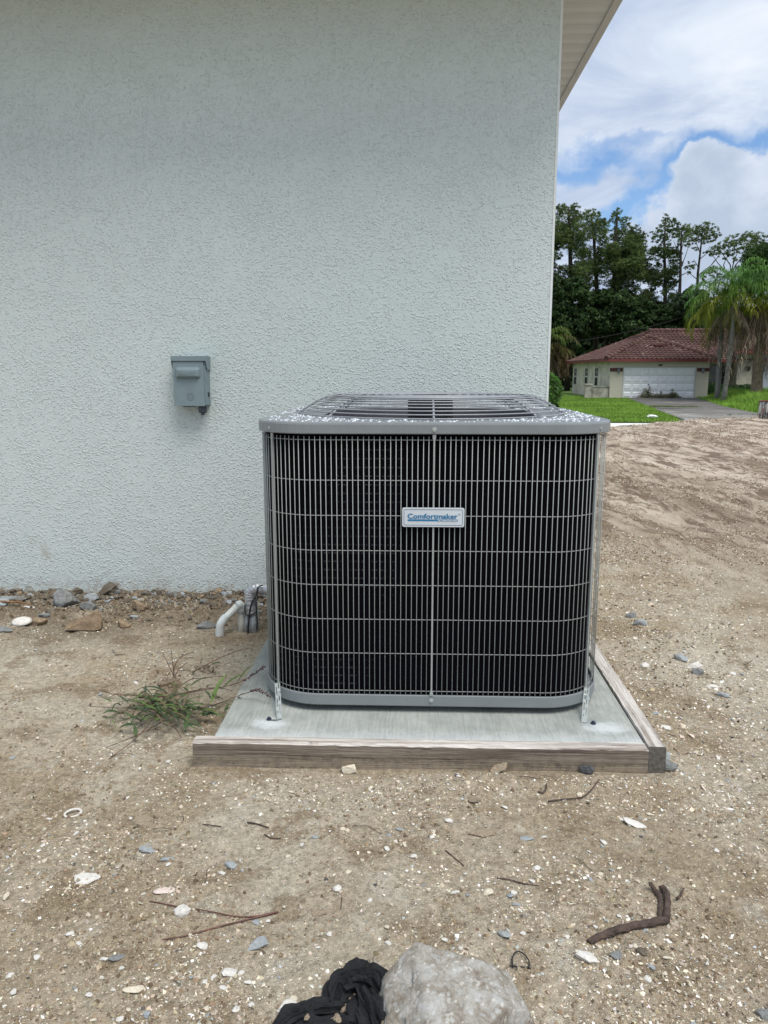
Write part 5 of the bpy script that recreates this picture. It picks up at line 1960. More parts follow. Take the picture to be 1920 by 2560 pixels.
def black_fabric():
    """crumpled strip of black woven ground cloth: folded rolls in one surface"""
    Zf = lambda x, y: (640 + x / 2.183, 2240 + y / 2.183)

    def P(x, y, z):
        return onz(*Zf(x, y), z)
    t = thing('black_fabric', 'crumpled black woven ground cloth beside the concrete lump', 'fabric', (-.12, 1.2, 0))

    def roll(pts, rs, name, seed, n=72):
        rs = [q * .80 for q in rs]
        pts = [Vector((p_.x, p_.y, p_.z * .6)) for p_ in pts]
        fine, rr = [], []
        K = 9
        for i in range(len(pts) - 1):
            for k in range(K):
                fine.append(pts[i].lerp(pts[i + 1], k / K))
                rr.append(rs[i] + (rs[i + 1] - rs[i]) * k / K)
        fine.append(pts[-1])
        rr.append(rs[-1])
        for _ in range(6):
            fine = [fine[0]] + [(fine[i - 1] + fine[i] * 2 + fine[i + 1]) / 4 for i in range(1, len(fine) - 1)] + [fine[-1]]
        m = MB()
        m.tube(fine, rr, n)
        V = np.array(m.v)
        nr = len(fine)
        cen = np.repeat(np.array([f[:] for f in fine]), n, 0)
        ang = np.tile(np.arange(n) / n * 2 * PI, nr)
        s_ = np.repeat(np.arange(nr), n) / K
        tri = lambda q: 2 * np.abs(((q / (2 * PI)) % 1) - .5) - .5
        fold = .62 * tri(ang * 5 + 1.6 * s_ + seed) + .40 * tri(ang * 11 - 2.1 * s_ + seed * 2) + .20 * tri(ang * 23 + 1.2 * s_) + .5 * (fbm(s_ * 2.2 + seed, np.cos(ang) * 2 + np.sin(ang) * 3, 4, seed) - .5)
        V = cen + (V - cen) * (1 + fold)[:, None]
        V[:, 2] = np.maximum(V[:, 2], -.01)
        m.v = [tuple(v) for v in V]
        return m.obj(name, M['cloth'], t, smooth=False)
    roll([P(420, 590, .02), P(450, 490, .03), P(540, 440, .04), P(640, 450, .04), P(690, 520, .035), P(740, 600, .035), P(790, 720, .02)], [.016, .030, .036, .036, .034, .038, .030], 'upper_fold', 1)
    roll([P(560, 470, .02), P(600, 560, .03), P(640, 640, .035), P(690, 760, .03)], [.022, .034, .040, .036], 'middle_fold', 4)
    roll([P(60, 790, .01), P(180, 670, .02), P(330, 620, .02), P(470, 600, .02), P(520, 585, .01)], [.012, .026, .024, .018, .010], 'lower_fold', 7)
    roll([P(150, 800, .01), P(300, 740, .02), P(480, 700, .02), P(620, 720, .02)], [.022, .026, .024, .02], 'lower_fold', 9)
    m = MB()
    for k in range(46):
        x, y = random.choice([(590, 380), (500, 420), (560, 400), (430, 520), (250, 640), (780, 690), (620, 400), (700, 600)])
        a = P(x + random.uniform(-30, 30), y + random.uniform(0, 25), random.uniform(.04, .075) if y < 450 else .03)
        d = Vector((random.uniform(-1, 1), random.uniform(-.2, 1), random.uniform(.2, 1.2))).normalized() * random.uniform(.008, .024)
        m.tube([a, a + d * .6, a + d + Vector((random.uniform(-.004, .004), 0, -.002))], .0006, 3)
    m.obj('frayed_threads', M['cloth'], t, kind='stuff')
    me = rock_mesh('soil_lump', M['soilbit'], 44, 5, .9, 4, freq=3.4)
    for (x, y, z, s) in ((440, 680, .03, .022), (530, 560, .02, .020), (490, 620, .02, .018), (700, 690, .05, .010), (280, 660, .04, .010)):
        p = P(x, y, z)
        o = link('soil_lump', me, t)
        o.location = p - t.location
        o.scale = (s * .55, s * .5, s * .35)


black_fabric()


# ------------------------------------------------------------------ uprooted weed
def weed():
    Zw = lambda x, y: (220 + x / 3.456, 1600 + y / 3.456)

    def P(x, y, z=.01):
        return onz(*Zw(x, y), z)
    c = P(700, 520)
    t = thing('weed', 'uprooted grassy weed with narrow green leaves and purple stems lying by the slab', 'weed', (c.x, c.y, 0))
    m = MB()
    stems = [[(720, 480, .03), (900, 440, .05), (1100, 400, .05), (1250, 440, .03)], [(700, 500, .03), (850, 340, .06), (960, 330, .08), (1200, 310, .05)],
             [(900, 600, .03), (1080, 570, .06), (1250, 500, .085), (1400, 445, .11), (1480, 435, .12), (1570, 485, .11)],
             [(740, 480, .03), (1050, 420, .07), (1220, 400, .10), (1340, 350, .12), (1450, 290, .14), (1528, 225, .16)],
             [(640, 560, .02), (500, 600, .03), (350, 690, .02), (250, 700, .015)], [(620, 600, .02), (520, 740, .03), (400, 870, .012), (240, 980, .006), (180, 1030, .005)],
             [(680, 520, .02), (430, 580, .02), (250, 590, .015), (0, 570, .006)], [(700, 490, .02), (450, 480, .03), (250, 480, .03), (85, 430, .03)],
             [(700, 700, .02), (770, 780, .02), (810, 850, .01)], [(745, 320, .02), (735, 220, .08), (715, 65, .13)], [(745, 320, .02), (700, 220, .06), (665, 150, .09)],
             [(740, 320, .02), (745, 200, .07), (820, 130, .10), (915, 105, .12)], [(755, 305, .02), (790, 240, .05), (860, 195, .07)],
             [(900, 280, .02), (1050, 200, .06), (1240, 105, .09), (1390, 70, .10)], [(650, 700, .02), (420, 830, .02), (150, 930, .004)]]
    for s in stems:
        pts = [P(*q) for q in s]
        for _ in range(2):
            nn = [pts[0]]
            for a, b_ in zip(pts[:-1], pts[1:]):
                nn += [a.lerp(b_, .35), a.lerp(b_, .7)]
            pts = nn + [pts[-1]]
        m.tube(pts, [.0020 * (1 - .55 * i / len(pts)) for i in range(len(pts))], 5)
    m.obj('stems', simple('purple_brown_stem', (0.15, 0.085, 0.06), .7, var=.3, scale=20), t, smooth=True)

    def leaf(a, b_, wd, colr, droop=.0):
        a, b_ = P(*a), P(*b_)
        d = b_ - a
        side = d.cross(Vector((0, random.uniform(-.4, .1), 1))).normalized()
        n = 7
        vs, fs = [], []
        for i in range(n + 1):
            f = i / n
            c_ = a.lerp(b_, f) + Vector((0, 0, math.sin(f * PI) * d.length * .12 - droop * f * f))
            ww = wd * (math.sin(min(1, f * 3.2) * PI / 2) * (1 - f ** 2.2)) + .0002
            vs += [c_ - side * ww + Vector((0, 0, .15 * ww)), c_ - Vector((0, 0, ww * .25)), c_ + side * ww + Vector((0, 0, .15 * ww))]
            if i:
                o = 3 * i
                fs += [(o - 3, o - 2, o + 1, o), (o - 2, o - 1, o + 2, o + 1)]
        V = np.array([v[:] for v in vs])
        F = np.array(fs)
        C = np.tile(np.array(colr) * random.uniform(.75, 1.2), (len(V), 1))
        link('leaf', np_mesh('leaf', V, F, M['weedleaf'], True, C), t)
    G1, G2, G3, BR = (.13, .20, .055), (.085, .135, .05), (.06, .095, .05), (.20, .145, .09)
    noted = [((1055, 560, .04), (1205, 285, .12), .0065, G1), ((1140, 440, .06), (1375, 290, .12), .0060, G1), ((1270, 400, .09), (1440, 210, .17), .0062, G1),
             ((1055, 215, .04), (1155, 205, .05), .0062, G2), ((830, 440, .04), (890, 375, .07), .004, G2), ((880, 400, .04), (1030, 330, .06), .0045, G2),
             ((830, 790, .01), (890, 610, .05), .0065, G2), ((980, 658, .02), (1170, 655, .03), .0062, G3), ((1265, 555, .05), (1340, 460, .10), .0055, G3),
             ((1180, 620, .03), (1225, 545, .05), .0045, G2), ((260, 765, .01), (440, 740, .03), .0065, G2), ((420, 850, .01), (400, 740, .03), .0055, G2),
             ((120, 640, .01), (270, 632, .03), .0065, G2), ((85, 432, .03), (210, 480, .02), .004, BR), ((440, 720, .02), (560, 630, .05), .0065, G2),
             ((500, 560, .02), (300, 530, .03), .0055, G3), ((560, 560, .02), (620, 600, .06), .006, G2), ((800, 590, .02), (950, 600, .05), .0055, G2),
             ((900, 600, .03), (1110, 640, .03), .0050, G2), ((760, 560, .02), (930, 545, .05), .005, G2), ((600, 680, .01), (860, 650, .03), .0055, G2)]
    for a, b_, wd, cl in noted:
        leaf(a, b_, wd * 1.35, cl)
    for k in range(190):
        x, y = random.gauss(660, 230), random.gauss(580, 75)
        a = random.gauss(0, .55) + random.choice([0, 0, PI])
        L = random.uniform(90, 300) * random.uniform(.5, 1)
        leaf((x, y, random.uniform(.005, .05)), (x + L * math.cos(a), y + L * .6 * math.sin(a), random.uniform(.01, .07)), random.uniform(.0022, .0055), random.choice([G1, G2, G2, G3, G3, BR]))
    # purple seed heads
    sm = simple('purple_seed', (0.085, 0.04, 0.045), .8, var=.3, scale=40)
    for pts in ([(1340, 350, .12), (1450, 290, .14), (1528, 225, .16)], [(1400, 445, .11), (1480, 435, .12), (1570, 485, .11)]):
        m = MB()
        Q = [P(*q) for q in pts]
        for i in range(2):
            for k in range(9):
                c_ = Q[i].lerp(Q[i + 1], k / 9)
                d = (Q[i + 1] - Q[i]).normalized() * .008 + Vector((random.uniform(-.004, .004), random.uniform(-.003, .003), random.uniform(-.008, .009)))
                m.tube([c_, c_ + d * .5, c_ + d], [.0009, .0026, .0006], 5)
        m.obj('seed_head', sm, t)
    # root ball with clinging soil
    V0, F0 = ico(2)
    m = MB()
    for (x, y, sp, n_) in ((705, 400, 42, 46), (680, 500, 60, 36), (350, 640, 45, 16), (1050, 262, 50, 18), (560, 520, 50, 14)):
        for k in range(n_):
            p = P(random.gauss(x, sp), random.gauss(y, sp * .45), 0)
            sz = random.uniform(.004, .011)
            Vk = V0 * (1 + 1.2 * tri3(V0 * 1.7 + k * 3.1, 3, k))[:, None] * np.array([sz, sz, sz * .8]) + np.array([p.x, p.y, random.uniform(.003, .022 if n_ > 30 else .008)])
            m.add(Vk.tolist(), F0.tolist())
    m.obj('root_soil', M['soilw'], t, kind='stuff')
    m = MB()
    for k in range(90):
        x, y = random.gauss(700, 90), random.gauss(450, 60)
        p = P(x, y)
        a = p + Vector((random.uniform(-.03, .03), random.uniform(-.03, .03), random.uniform(0, .03)))
        m.tube([p, p.lerp(a, .5) + Vector((0, 0, .006)), a], .0006, 3)
    m.obj('roots', M['straw'], t, kind='stuff')


weed()


# ------------------------------------------------------------------ the house across the road
GZ = -0.60


def tile_slope(mb, o, eu, ev, nrm, poly, sp_u=.30, sp_v=.34, amp=.065, step=.05):
    """barrel tiles over a sloped roof face: o origin on eave, eu along eave, ev up the slope;
    poly gives (u0,u1) limits as function of v in 0..L"""
    L, lim = poly
    rows = int(L / sp_v)
    for r in range(rows + 1):
        v0, v1 = r * sp_v, min((r + 1) * sp_v, L)
        if v1 - v0 < .05:
            continue
        a0, b0 = lim(v0)
        a1, b1 = lim(v1)
        if b0 - a0 < .2:
            continue
        us = np.arange(math.floor(min(a0, a1) / sp_u) * sp_u, max(b0, b1) + sp_u, sp_u / 5)
        lo, hi = [], []
        for u in us:
            h = amp * (max(0, math.cos(2 * PI * u / sp_u)) ** .7 if math.cos(2 * PI * u / sp_u) > 0 else 0)
            ua, ub = min(max(u, a0), b0), min(max(u, a1), b1)
            if b1 < a1:
                ub = (a1 + b1) / 2
            lo.append(o + eu * ua + ev * v0 + nrm * (h + step))
            hi.append(o + eu * ub + ev * v1 + nrm * (h * .9))
        n = len(us)
        drop = [o + eu * min(max(u, a0), b0) + ev * v0 + nrm * (-.01) for u in us]
        mb.add(lo + hi + drop, [(i, i + 1, n + i + 1, n + i) for i in range(n - 1)] + [(2 * n + i, 2 * n + i + 1, i + 1, i) for i in range(n - 1)])


def hip_caps(mb, a, b_, r=.18, L=.42):
    a, b_ = Vector(a), Vector(b_)
    d = b_ - a
    n = int(d.length / L)
    for i in range(n):
        p, q = a + d * (i / n), a + d * ((i + 1.12) / n)
        mb.tube([p + Vector((0, 0, .06)), q + Vector((0, 0, .04))], [r, r * .75], 8)


def build_far_house():
    t = thing('tiled_house', 'cream single-storey house with dark red tiled roof across the road', 'house', (17, 53, GZ))
    X0, X1, Yf, Yb = 13.32, 19.84, 53.0, 65.3
    ez = 1.86
    mb = MB()
    th = .2
    dx0, dx1, dz1 = 14.20, 18.97, 1.45
    # garage front around the door opening
    m = MB()
    m.box(X0, dx0, Yf, Yf + th, GZ - .3, ez + .08)
    m.box(dx1, X1, Yf, Yf + th, GZ - .3, ez + .08)
    m.box(dx0, dx1, Yf, Yf + th, dz1, ez + .08)
    m.obj('front_wall', M['hwall'], t)
    m = MB()
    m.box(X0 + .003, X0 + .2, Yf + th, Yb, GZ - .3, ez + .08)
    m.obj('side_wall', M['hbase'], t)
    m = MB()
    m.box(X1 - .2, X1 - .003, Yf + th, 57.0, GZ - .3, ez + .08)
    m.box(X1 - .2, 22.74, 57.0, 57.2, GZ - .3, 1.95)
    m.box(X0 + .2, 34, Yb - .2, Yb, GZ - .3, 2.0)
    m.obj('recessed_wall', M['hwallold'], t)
    # entry block
    m = MB()
    m.box(22.75, 23.85, 55.6, 55.8, GZ - .3, 2.72)
    m.box(23.85, 25.1, 55.6, 55.8, 1.62, 2.72)
    m.box(25.1, 34, 55.6, 55.8, GZ - .3, 2.72)
    m.box(22.75, 22.95, 55.8, 57.0, GZ - .3, 2.72)
    m.obj('entry_wall', M['hbase'], t)
    # garage door with raised panels
    m = MB()
    m.box(dx0, dx1, Yf + .06, Yf + .11, GZ, dz1)
    gd = m.obj('garage_door', M['gdoor'], t)
    rows, cols_ = 4, 8
    pw, ph = (dx1 - dx0) / cols_, (dz1 - GZ) / rows
    pm = MB()
    w2, h2 = pw / 2 - .07, ph / 2 - .09
    pm.add([(-w2, 0, -h2), (w2, 0, -h2), (w2, 0, h2), (-w2, 0, h2), (-w2 + .05, -.03, -h2 + .05), (w2 - .05, -.03, -h2 + .05), (w2 - .05, -.03, h2 - .05), (-w2 + .05, -.03, h2 - .05)],
           [(4, 5, 6, 7), (0, 1, 5, 4), (1, 2, 6, 5), (2, 3, 7, 6), (3, 0, 4, 7)])
    pme = pm.mesh('door_panel', M['gdoor'])
    for r in range(rows):
        for c in range(cols_):
            o = link('door_panel', pme, gd)
            o.location = (dx0 + (c + .5) * pw, Yf + .059, GZ + (r + .5) * ph)
    m = MB()
    for r in range(1, rows):
        m.box(dx0, dx1, Yf + .052, Yf + .0595, GZ + r * ph - .012, GZ + r * ph + .012)
    m.obj('section_joint', M['hwallold'], gd)
    m = MB()
    m.box(15.86, 15.93, Yf + .02, Yf + .058, .26, .36)
    m.obj('handle', M['numeral'], gd)
    m = MB()
    m.box(dx0 - .06, dx0, Yf - .012, Yf + .03, GZ, dz1 + .05)
    m.box(dx1, dx1 + .06, Yf - .012, Yf + .03, GZ, dz1 + .05)
    m.box(dx0, dx1, Yf - .012, Yf + .03, dz1, dz1 + .05)
    m.obj('door_trim', M['wframe'], t)
    # dark red bands and lanterns
    for xa, xb, lx in ((X0 - .05, dx0 - .07, 13.83), (dx1 + .07, X1 + .03, 19.40)):
        m = MB()
        m.box(xa, xb, Yf - .03, Yf - .002, 1.18, 1.42)
        m.obj('red_band', M['redband'], t)
        m = MB()
        m.lathe((lx, Yf - .12, 1.08), [(.01, .36), (.05, .34), (.11, .27), (.10, .25), (.085, .04), (.03, 0), (.01, -.06)], 8)
        m.box(lx - .03, lx + .03, Yf - .12, Yf - .03, 1.30, 1.34)
        m.obj('wall_lantern', M['lamp'], t)
    m = text_mesh('309', .19, 16.46, 1.53, M['numeral'], 'house_number', .012, parent=t, Y=Yf)
    m.location = -t.location
    # side windows
    def window(x, y0, y1, z0, z1, along='y', parent=t):
        f = MB()
        g = MB()
        if along == 'y':
            f.box(x - .03, x + .01, y0, y1, z0, z1)
            fr = f.obj('window', M['wframe'], parent)
            mid = (z0 + z1) / 2
            for a, b_ in ((z0 + .07, mid - .05), (mid + .05, z1 - .07)):
                g.box(x - .036, x - .031, y0 + .08, y1 - .08, a, b_)
            g.obj('pane', M['glass'], fr)
            g = MB()
            ym = (y0 + y1) / 2
            g.box(x - .044, x - .037, ym - .03, ym + .03, mid + .05, z1 - .07)
            g.box(x - .044, x - .037, y0 + .08, ym - .031, mid + (z1 - mid) * .5 - .02, mid + (z1 - mid) * .5 + .02)
            g.obj('muntin', M['wframe'], fr)
        else:
            f.box(y0, y1, x - .02, x + .02, z0, z1)
            fr = f.obj('window', M['wframe'], parent)
            mid = z0 + (z1 - z0) * .47
            for a, b_ in ((z0 + .04, mid - .03), (mid + .03, z1 - .04)):
                g.box(y0 + .04, y1 - .04, x - .026, x - .021, a, b_)
            g.obj('pane', M['glass'], fr)
            g = MB()
            for k in (1, 2, 3):
                xx = y0 + (y1 - y0) * k / 4
                g.box(xx - .015, xx + .015, x - .034, x - .027, mid + .03, z1 - .04)
            zz = (mid + z1) / 2
            g.box(y0 + .04, y1 - .04, x - .040, x - .035, zz - .015, zz + .015)
            g.obj('muntin', M['wframe'], fr)
        return fr
    for y in (56.4, 59.65, 63.65):
        window(X0, y, y + .98, .12, 1.50)
    window(56.98, 20.15, 22.55, .05, 1.62, 'x')
    # front door with half-round light
    m = MB()
    m.box(23.87, 25.08, 55.66, 55.70, GZ + .05, 1.60)
    fd = m.obj('front_door', M['doorblue'], t)
    m = MB()
    pts = [(24.42 + .27 * math.cos(a), 55.655, 1.16 + .27 * math.sin(a)) for a in np.linspace(0, PI, 14)]
    m.add(pts, [tuple(range(14))])
    m.obj('pane', M['glass'], fd)
    m = MB()
    for z in (.10, .32):
        m.tube([(23.97, 55.66, z), (23.97, 55.58, z)], .05, 8)
    m.obj('handle', M['numeral'], fd)
    m = MB()
    m.box(22.98 + .35, 23.62, 55.55, 55.6, 1.25, 1.55)
    m.obj('letter_box', M['numeral'], t)
    m = MB()
    m.box(23.9, 24.35, 55.595, 55.62, 1.78, 2.5)
    m.box(24.55, 25.0, 55.595, 55.62, 1.78, 2.5)
    m.obj('transom_pane', M['glass'], t)
    # roofs
    hw = (X1 - X0) / 2 + .46
    cxg = (X0 + X1) / 2
    sl = .435
    k = math.sqrt(1 + sl * sl)
    ye = Yf - .5
    ez0 = ez + .12
    apex = Vector((cxg, ye + hw, ez0 + hw * sl))
    m = MB()
    # garage front hip
    tile_slope(m, Vector((cxg - hw, ye, ez0)), Vector((1, 0, 0)), Vector((0, 1, sl)).normalized(), Vector((0, -sl, 1)).normalized(),
               (hw * k, lambda v: (v / k, 2 * hw - v / k)))
    # left side slope
    Ls = Yb + .5 - ye
    tile_slope(m, Vector((cxg - hw, Yb + .5, ez0)), Vector((0, -1, 0)), Vector((1, 0, sl)).normalized(), Vector((-sl, 0, 1)).normalized(),
               (hw * k, lambda v: (v / k, Ls - v / k)))
    # main roof front slope
    yme, yr = 55.6, 60.7
    hm = yr - yme
    tile_slope(m, Vector((16.0, yme, ez0)), Vector((1, 0, 0)), Vector((0, 1, sl)).normalized(), Vector((0, -sl, 1)).normalized(),
               (hm * k, lambda v: (max(0, v / k - 3.1), 18.5)))
    # upper left hip of the main roof
    tile_slope(m, Vector((cxg - hw, Yb + .5, ez0)), Vector((0, -1, 0)), Vector((1, 0, sl)).normalized(), Vector((-sl, 0, 1)).normalized(),
               (hm * k, lambda v: (v / k, 10.4 - v / k) if v > hw * k - .5 else (0, 0)))
    # right slope of garage wing
    tile_slope(m, Vector((cxg + hw, ye, ez0)), Vector((0, 1, 0)), Vector((-1, 0, sl)).normalized(), Vector((sl, 0, 1)).normalized(),
               (hw * k, lambda v: (v / k, 8.5)))
    # raised entry roof
    e0 = 2.62
    tile_slope(m, Vector((22.3, 54.95, e0)), Vector((1, 0, 0)), Vector((0, 1, sl * .8)).normalized(), Vector((0, -sl * .8, 1)).normalized(),
               (4.6, lambda v: (v * .35, 12)))
    m.obj('roof_tiles', M['tile'], t, kind='stuff', label='dark red barrel roof tiles')
    m = MB()
    hip_caps(m, (cxg - hw, ye, ez0), apex)
    hip_caps(m, (cxg + hw, ye, ez0), apex)
    hip_caps(m, (cxg - hw + hm, yr, ez0 + hm * sl), (34, yr, ez0 + hm * sl))
    hip_caps(m, apex, (cxg, yr, apex.z))
    m.obj('ridge_tiles', M['tile'], t, kind='stuff')
    m = MB()
    # solid roof body under the tiles
    zr, zt = ez0 + hm * sl - .06, ez0 - .05
    ap = apex - Vector((0, 0, .06))
    m.add([(cxg - hw, ye, zt), (cxg + hw, ye, zt), (cxg + hw, Yb + .5, zt), (cxg - hw, Yb + .5, zt), ap[:], (cxg, Yb + .5 - hw, ap.z)],
          [(0, 1, 4), (1, 2, 5, 4), (2, 3, 5), (3, 0, 4, 5), (0, 3, 2, 1)])
    m.add([(14.0, yme + .3, zt), (34.6, yme, zt), (34.6, Yb + .5, zt), (16.3, Yb + .5, zt), (cxg - hw + hm, yr, zr), (34.6, yr, zr)],
          [(0, 1, 5, 4), (2, 3, 4, 5), (1, 2, 5), (3, 0, 4), (0, 3, 2, 1)])
    m.add([(22.3, 54.95, e0 - .06), (34.6, 54.95, e0 - .06), (34.6, 60, e0 + 1.65), (23.6, 60, e0 + 1.65), (22.3, 60, e0 - .06)],
          [(0, 1, 2, 3), (0, 3, 4)])
    m.obj('roof_deck', M['tile'], t)
    m = MB()
    m.box(cxg - hw - .03, cxg + hw + .03, ye - .03, ye + .01, ez - .04, ez0 + .02)
    m.box(cxg - hw - .03, cxg - hw + .01, ye + .01, Yb + .5, ez - .04, ez0 + .02)
    m.box(cxg + hw - .01, cxg + hw + .03, ye + .01, yme + 1, ez - .04, ez0 + .02)
    m.box(cxg + hw + .03, 22.7, yme - .03, yme + .01, ez - .04, ez0 + .02)
    m.box(22.25, 34.6, 54.90, 54.94, e0 - .22, e0 - .02)
    m.obj('fascia', M['redfascia'], t)
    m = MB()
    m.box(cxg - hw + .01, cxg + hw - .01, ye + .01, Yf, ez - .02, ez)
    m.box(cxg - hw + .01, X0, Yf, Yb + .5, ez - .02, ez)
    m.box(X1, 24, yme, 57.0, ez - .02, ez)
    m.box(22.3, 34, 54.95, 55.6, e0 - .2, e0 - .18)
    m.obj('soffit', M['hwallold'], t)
    # broken roof patch
    m = MB()
    pt = Vector((cxg - hw + 4.05, ye, ez0)) + Vector((0, 1, sl)).normalized() * (hw * k * .52) + Vector((0, 0, .09))
    for q in ((0, 0), (.28, .18), (-.25, .14)):
        m.box(pt.x + q[0] - .32, pt.x + q[0] + .32, pt.y + q[1] - .1, pt.y + q[1] + .1, pt.z + q[1] * sl, pt.z + q[1] * sl + .05)
    m.obj('slipped_tile', M['redband'], t)
    # low wing wall on the left
    t2 = thing('low_wall', 'low weathered stucco wall with pillar beside the garage', 'wall', (12.5, 53.2, GZ))
    m = MB()
    m.box(12.2, 13.30, 53.15, 53.35, GZ - .2, .16)
    m.obj('panel', M['hwallold'], t2)
    m = MB()
    m.box(12.15, 13.30, 53.10, 53.40, .163, .215)
    m.obj('coping', M['hwallold'], t2)
    m = MB()
    m.box(11.70, 12.14, 53.0, 53.44, GZ - .2, .27)
    m.obj('pillar', M['hwallold'], t2)
    m = MB()
    m.box(11.64, 12.18, 52.95, 53.49, .273, .37)
    m.obj('cap', M['hwallold'], t2)


build_far_house()


# ------------------------------------------------------------------ vegetation
def quads_cloud(C, N, S, colr, mat, name, parent=None, asp=2.5, **tags):
    """one mesh of many leaf-sized quads: centres C, random orientations biased to N, sizes S, colours"""
    n = len(C)
    d = rng.normal(size=(n, 3))
    d /= np.linalg.norm(d, axis=1)[:, None]
    a = d + N * .6
    a /= np.linalg.norm(a, axis=1)[:, None]
    b = np.cross(a, rng.normal(size=(n, 3)))
    b /= np.linalg.norm(b, axis=1)[:, None]
    L = (S * .5)[:, None]
    W = L / asp
    V = np.stack([C - a * L, C + b * W, C + a * L, C - b * W], 1).reshape(-1, 3)
    F = np.arange(n * 4).reshape(-1, 4)
    return link(name, np_mesh(name, V, F, mat, False, np.repeat(colr, 4, 0)), parent, **tags)


def crown(parent, clumps, Y, per, leaf, cols, wts, name='crown', depth=1.0, asp=5.0, mat='needle', shell=.35, group_dark=.18):
    """clumps: (px, py, r px) converted to places at distance Y, with depth spread"""
    Cs, Ns, Ks = [], [], []
    for (px_, py_, rp) in clumps:
        y = Y + random.uniform(-depth, depth)
        c = np.array(ony(px_, py_, y)[:])
        r = rp / FPX * y * 1.3
        # each clump is itself made of tufts
        nt = max(8, int(per * (rp / 14.0) ** 2 / 1.9))
        tone = random.uniform(.65, 1.25)
        for k in range(nt):
            d = rng.normal(size=3)
            d /= np.linalg.norm(d)
            tc = c + d * r * rng.uniform(.2, 1.0) ** .5 * np.array([1.0, 1.0, .78])
            tr = r * rng.uniform(.16, .34)
            n = 17
            q = rng.normal(size=(n, 3))
            q /= np.linalg.norm(q, axis=1)[:, None]
            Cs.append(tc + q * tr * rng.uniform(.3, 1, (n, 1)) * np.array([1.15, 1.15, .65]))
            Ns.append(q + np.array([0, 0, .5]))
            col_ = palette(n, cols, wts, .18) * tone * rng.uniform(.75, 1.25)
            Ks.append(col_)
    C, N, K = np.concatenate(Cs), np.concatenate(Ns), np.concatenate(Ks)
    S = rng.uniform(.6, 1.4, len(C)) * leaf
    return quads_cloud(C, N, S, K, M[mat], name, parent, asp)


ZT = lambda x, y: (1360 + x / 2.9625, 480 + y / 2.9625)


def pine(label, Y, base, trunk_pts, clumps, per=60, leaf=.225, cols=None, limbs=(), tr=.22, extra=0, nm='pine_tree', cat='pine tree', grp='tall pines behind the tiled house'):
    cols = cols or [(.115, .17, .055), (.15, .205, .066), (.08, .12, .045), (.19, .225, .075)]
    b = ony(*ZT(*base), Y)
    t = thing(nm, label, cat, (b.x, Y, -.65), grp)
    m = MB()
    pts = [Vector((b.x, Y, -.7))] + [ony(*ZT(x, y), Y) for x, y in trunk_pts]
    m.tube(pts, [tr * (1 - .75 * i / (len(pts) - 1)) for i in range(len(pts))], 8)
    for lb in limbs:
        q = [ony(*ZT(x, y), Y + random.uniform(-.6, .6)) for x, y in lb]
        m.tube(q, [tr * .24 * (1 - .6 * i / (len(q) - 1)) for i in range(len(q))], 6)
    m.obj('trunk', M['pinebark'], t, smooth=True)
    cl = [(*ZT(x, y), r / 2.9625) for x, y, r in clumps]
    crown(t, cl, Y, per, leaf, cols, [4, 3, 4, 1.2], depth=1.6)
    return t


def column(x0, x1, y0, y1, n, r, f=lambda v: 1.0, seed=0):
    """random clumps filling a region of the picture (zoom coordinates), narrowed by f(v)"""
    rr = random.Random(seed)
    out = []
    for k in range(n):
        v = rr.random()
        u = rr.uniform(-1, 1) * f(v)
        out.append(((x0 + x1) / 2 + u * (x1 - x0) / 2, y0 + v * (y1 - y0), r * rr.uniform(.6, 1.3)))
    return out


# tree A, broad and dense at the house corner; continues behind the wall
pine('broad dense pine beside the house wall, leftmost in the row', 74, (190, 1000), [(200, 700), (190, 300), (180, 110)],
     column(-120, 330, 150, 980, 80, 52, lambda v: .75 + .25 * v, 1) + [(180, 105, 34), (130, 120, 36), (230, 120, 34), (90, 140, 36), (270, 165, 32), (20, 130, 46), (-40, 140, 50)],
     per=60, limbs=[((190, 600), (100, 560), (60, 560)), ((190, 700), (150, 620), (90, 560)), ((195, 750), (260, 690), (230, 600))], tr=.30)
pine('dense round-topped pine second from the house wall', 77, (400, 1000), [(390, 700), (370, 350), (350, 160)],
     column(280, 470, 190, 980, 46, 46, lambda v: .85, 2) + [(345, 150, 30), (395, 180, 30), (430, 225, 30), (320, 160, 26)], per=58, tr=.26)
pine('dark pine with narrow top widening to a full dense body', 73, (520, 1000), [(520, 720), (530, 400), (540, 160)],
     column(480, 740, 330, 620, 42, 44, lambda v: .8 + .2 * v, 3) + column(470, 850, 430, 980, 66, 52, lambda v: 1 - .25 * v, 4) +
     [(540, 150, 30), (520, 195, 34), (570, 200, 30), (610, 215, 30), (560, 260, 44), (620, 275, 40), (680, 280, 34), (715, 310, 32), (720, 350, 34), (520, 300, 34), (590, 320, 44), (650, 340, 44)],
     per=64, tr=.32)
pine('slim pine wrapped in creeper with feathery pointed top', 72, (905, 1000), [(900, 700), (890, 420), (900, 190)],
     column(850, 990, 420, 960, 52, 34, lambda v: .75 + .3 * math.sin(v * 9), 5) +
     [(900, 190, 26), (940, 205, 24), (905, 235, 32), (960, 225, 22), (1000, 240, 20), (870, 260, 28), (930, 270, 34), (860, 310, 32), (810, 320, 28), (830, 350, 30), (880, 340, 32), (925, 330, 34), (900, 390, 34)],
     per=52, tr=.22, cols=[(.09, .145, .045), (.12, .18, .052), (.055, .09, .034), (.16, .19, .05)])
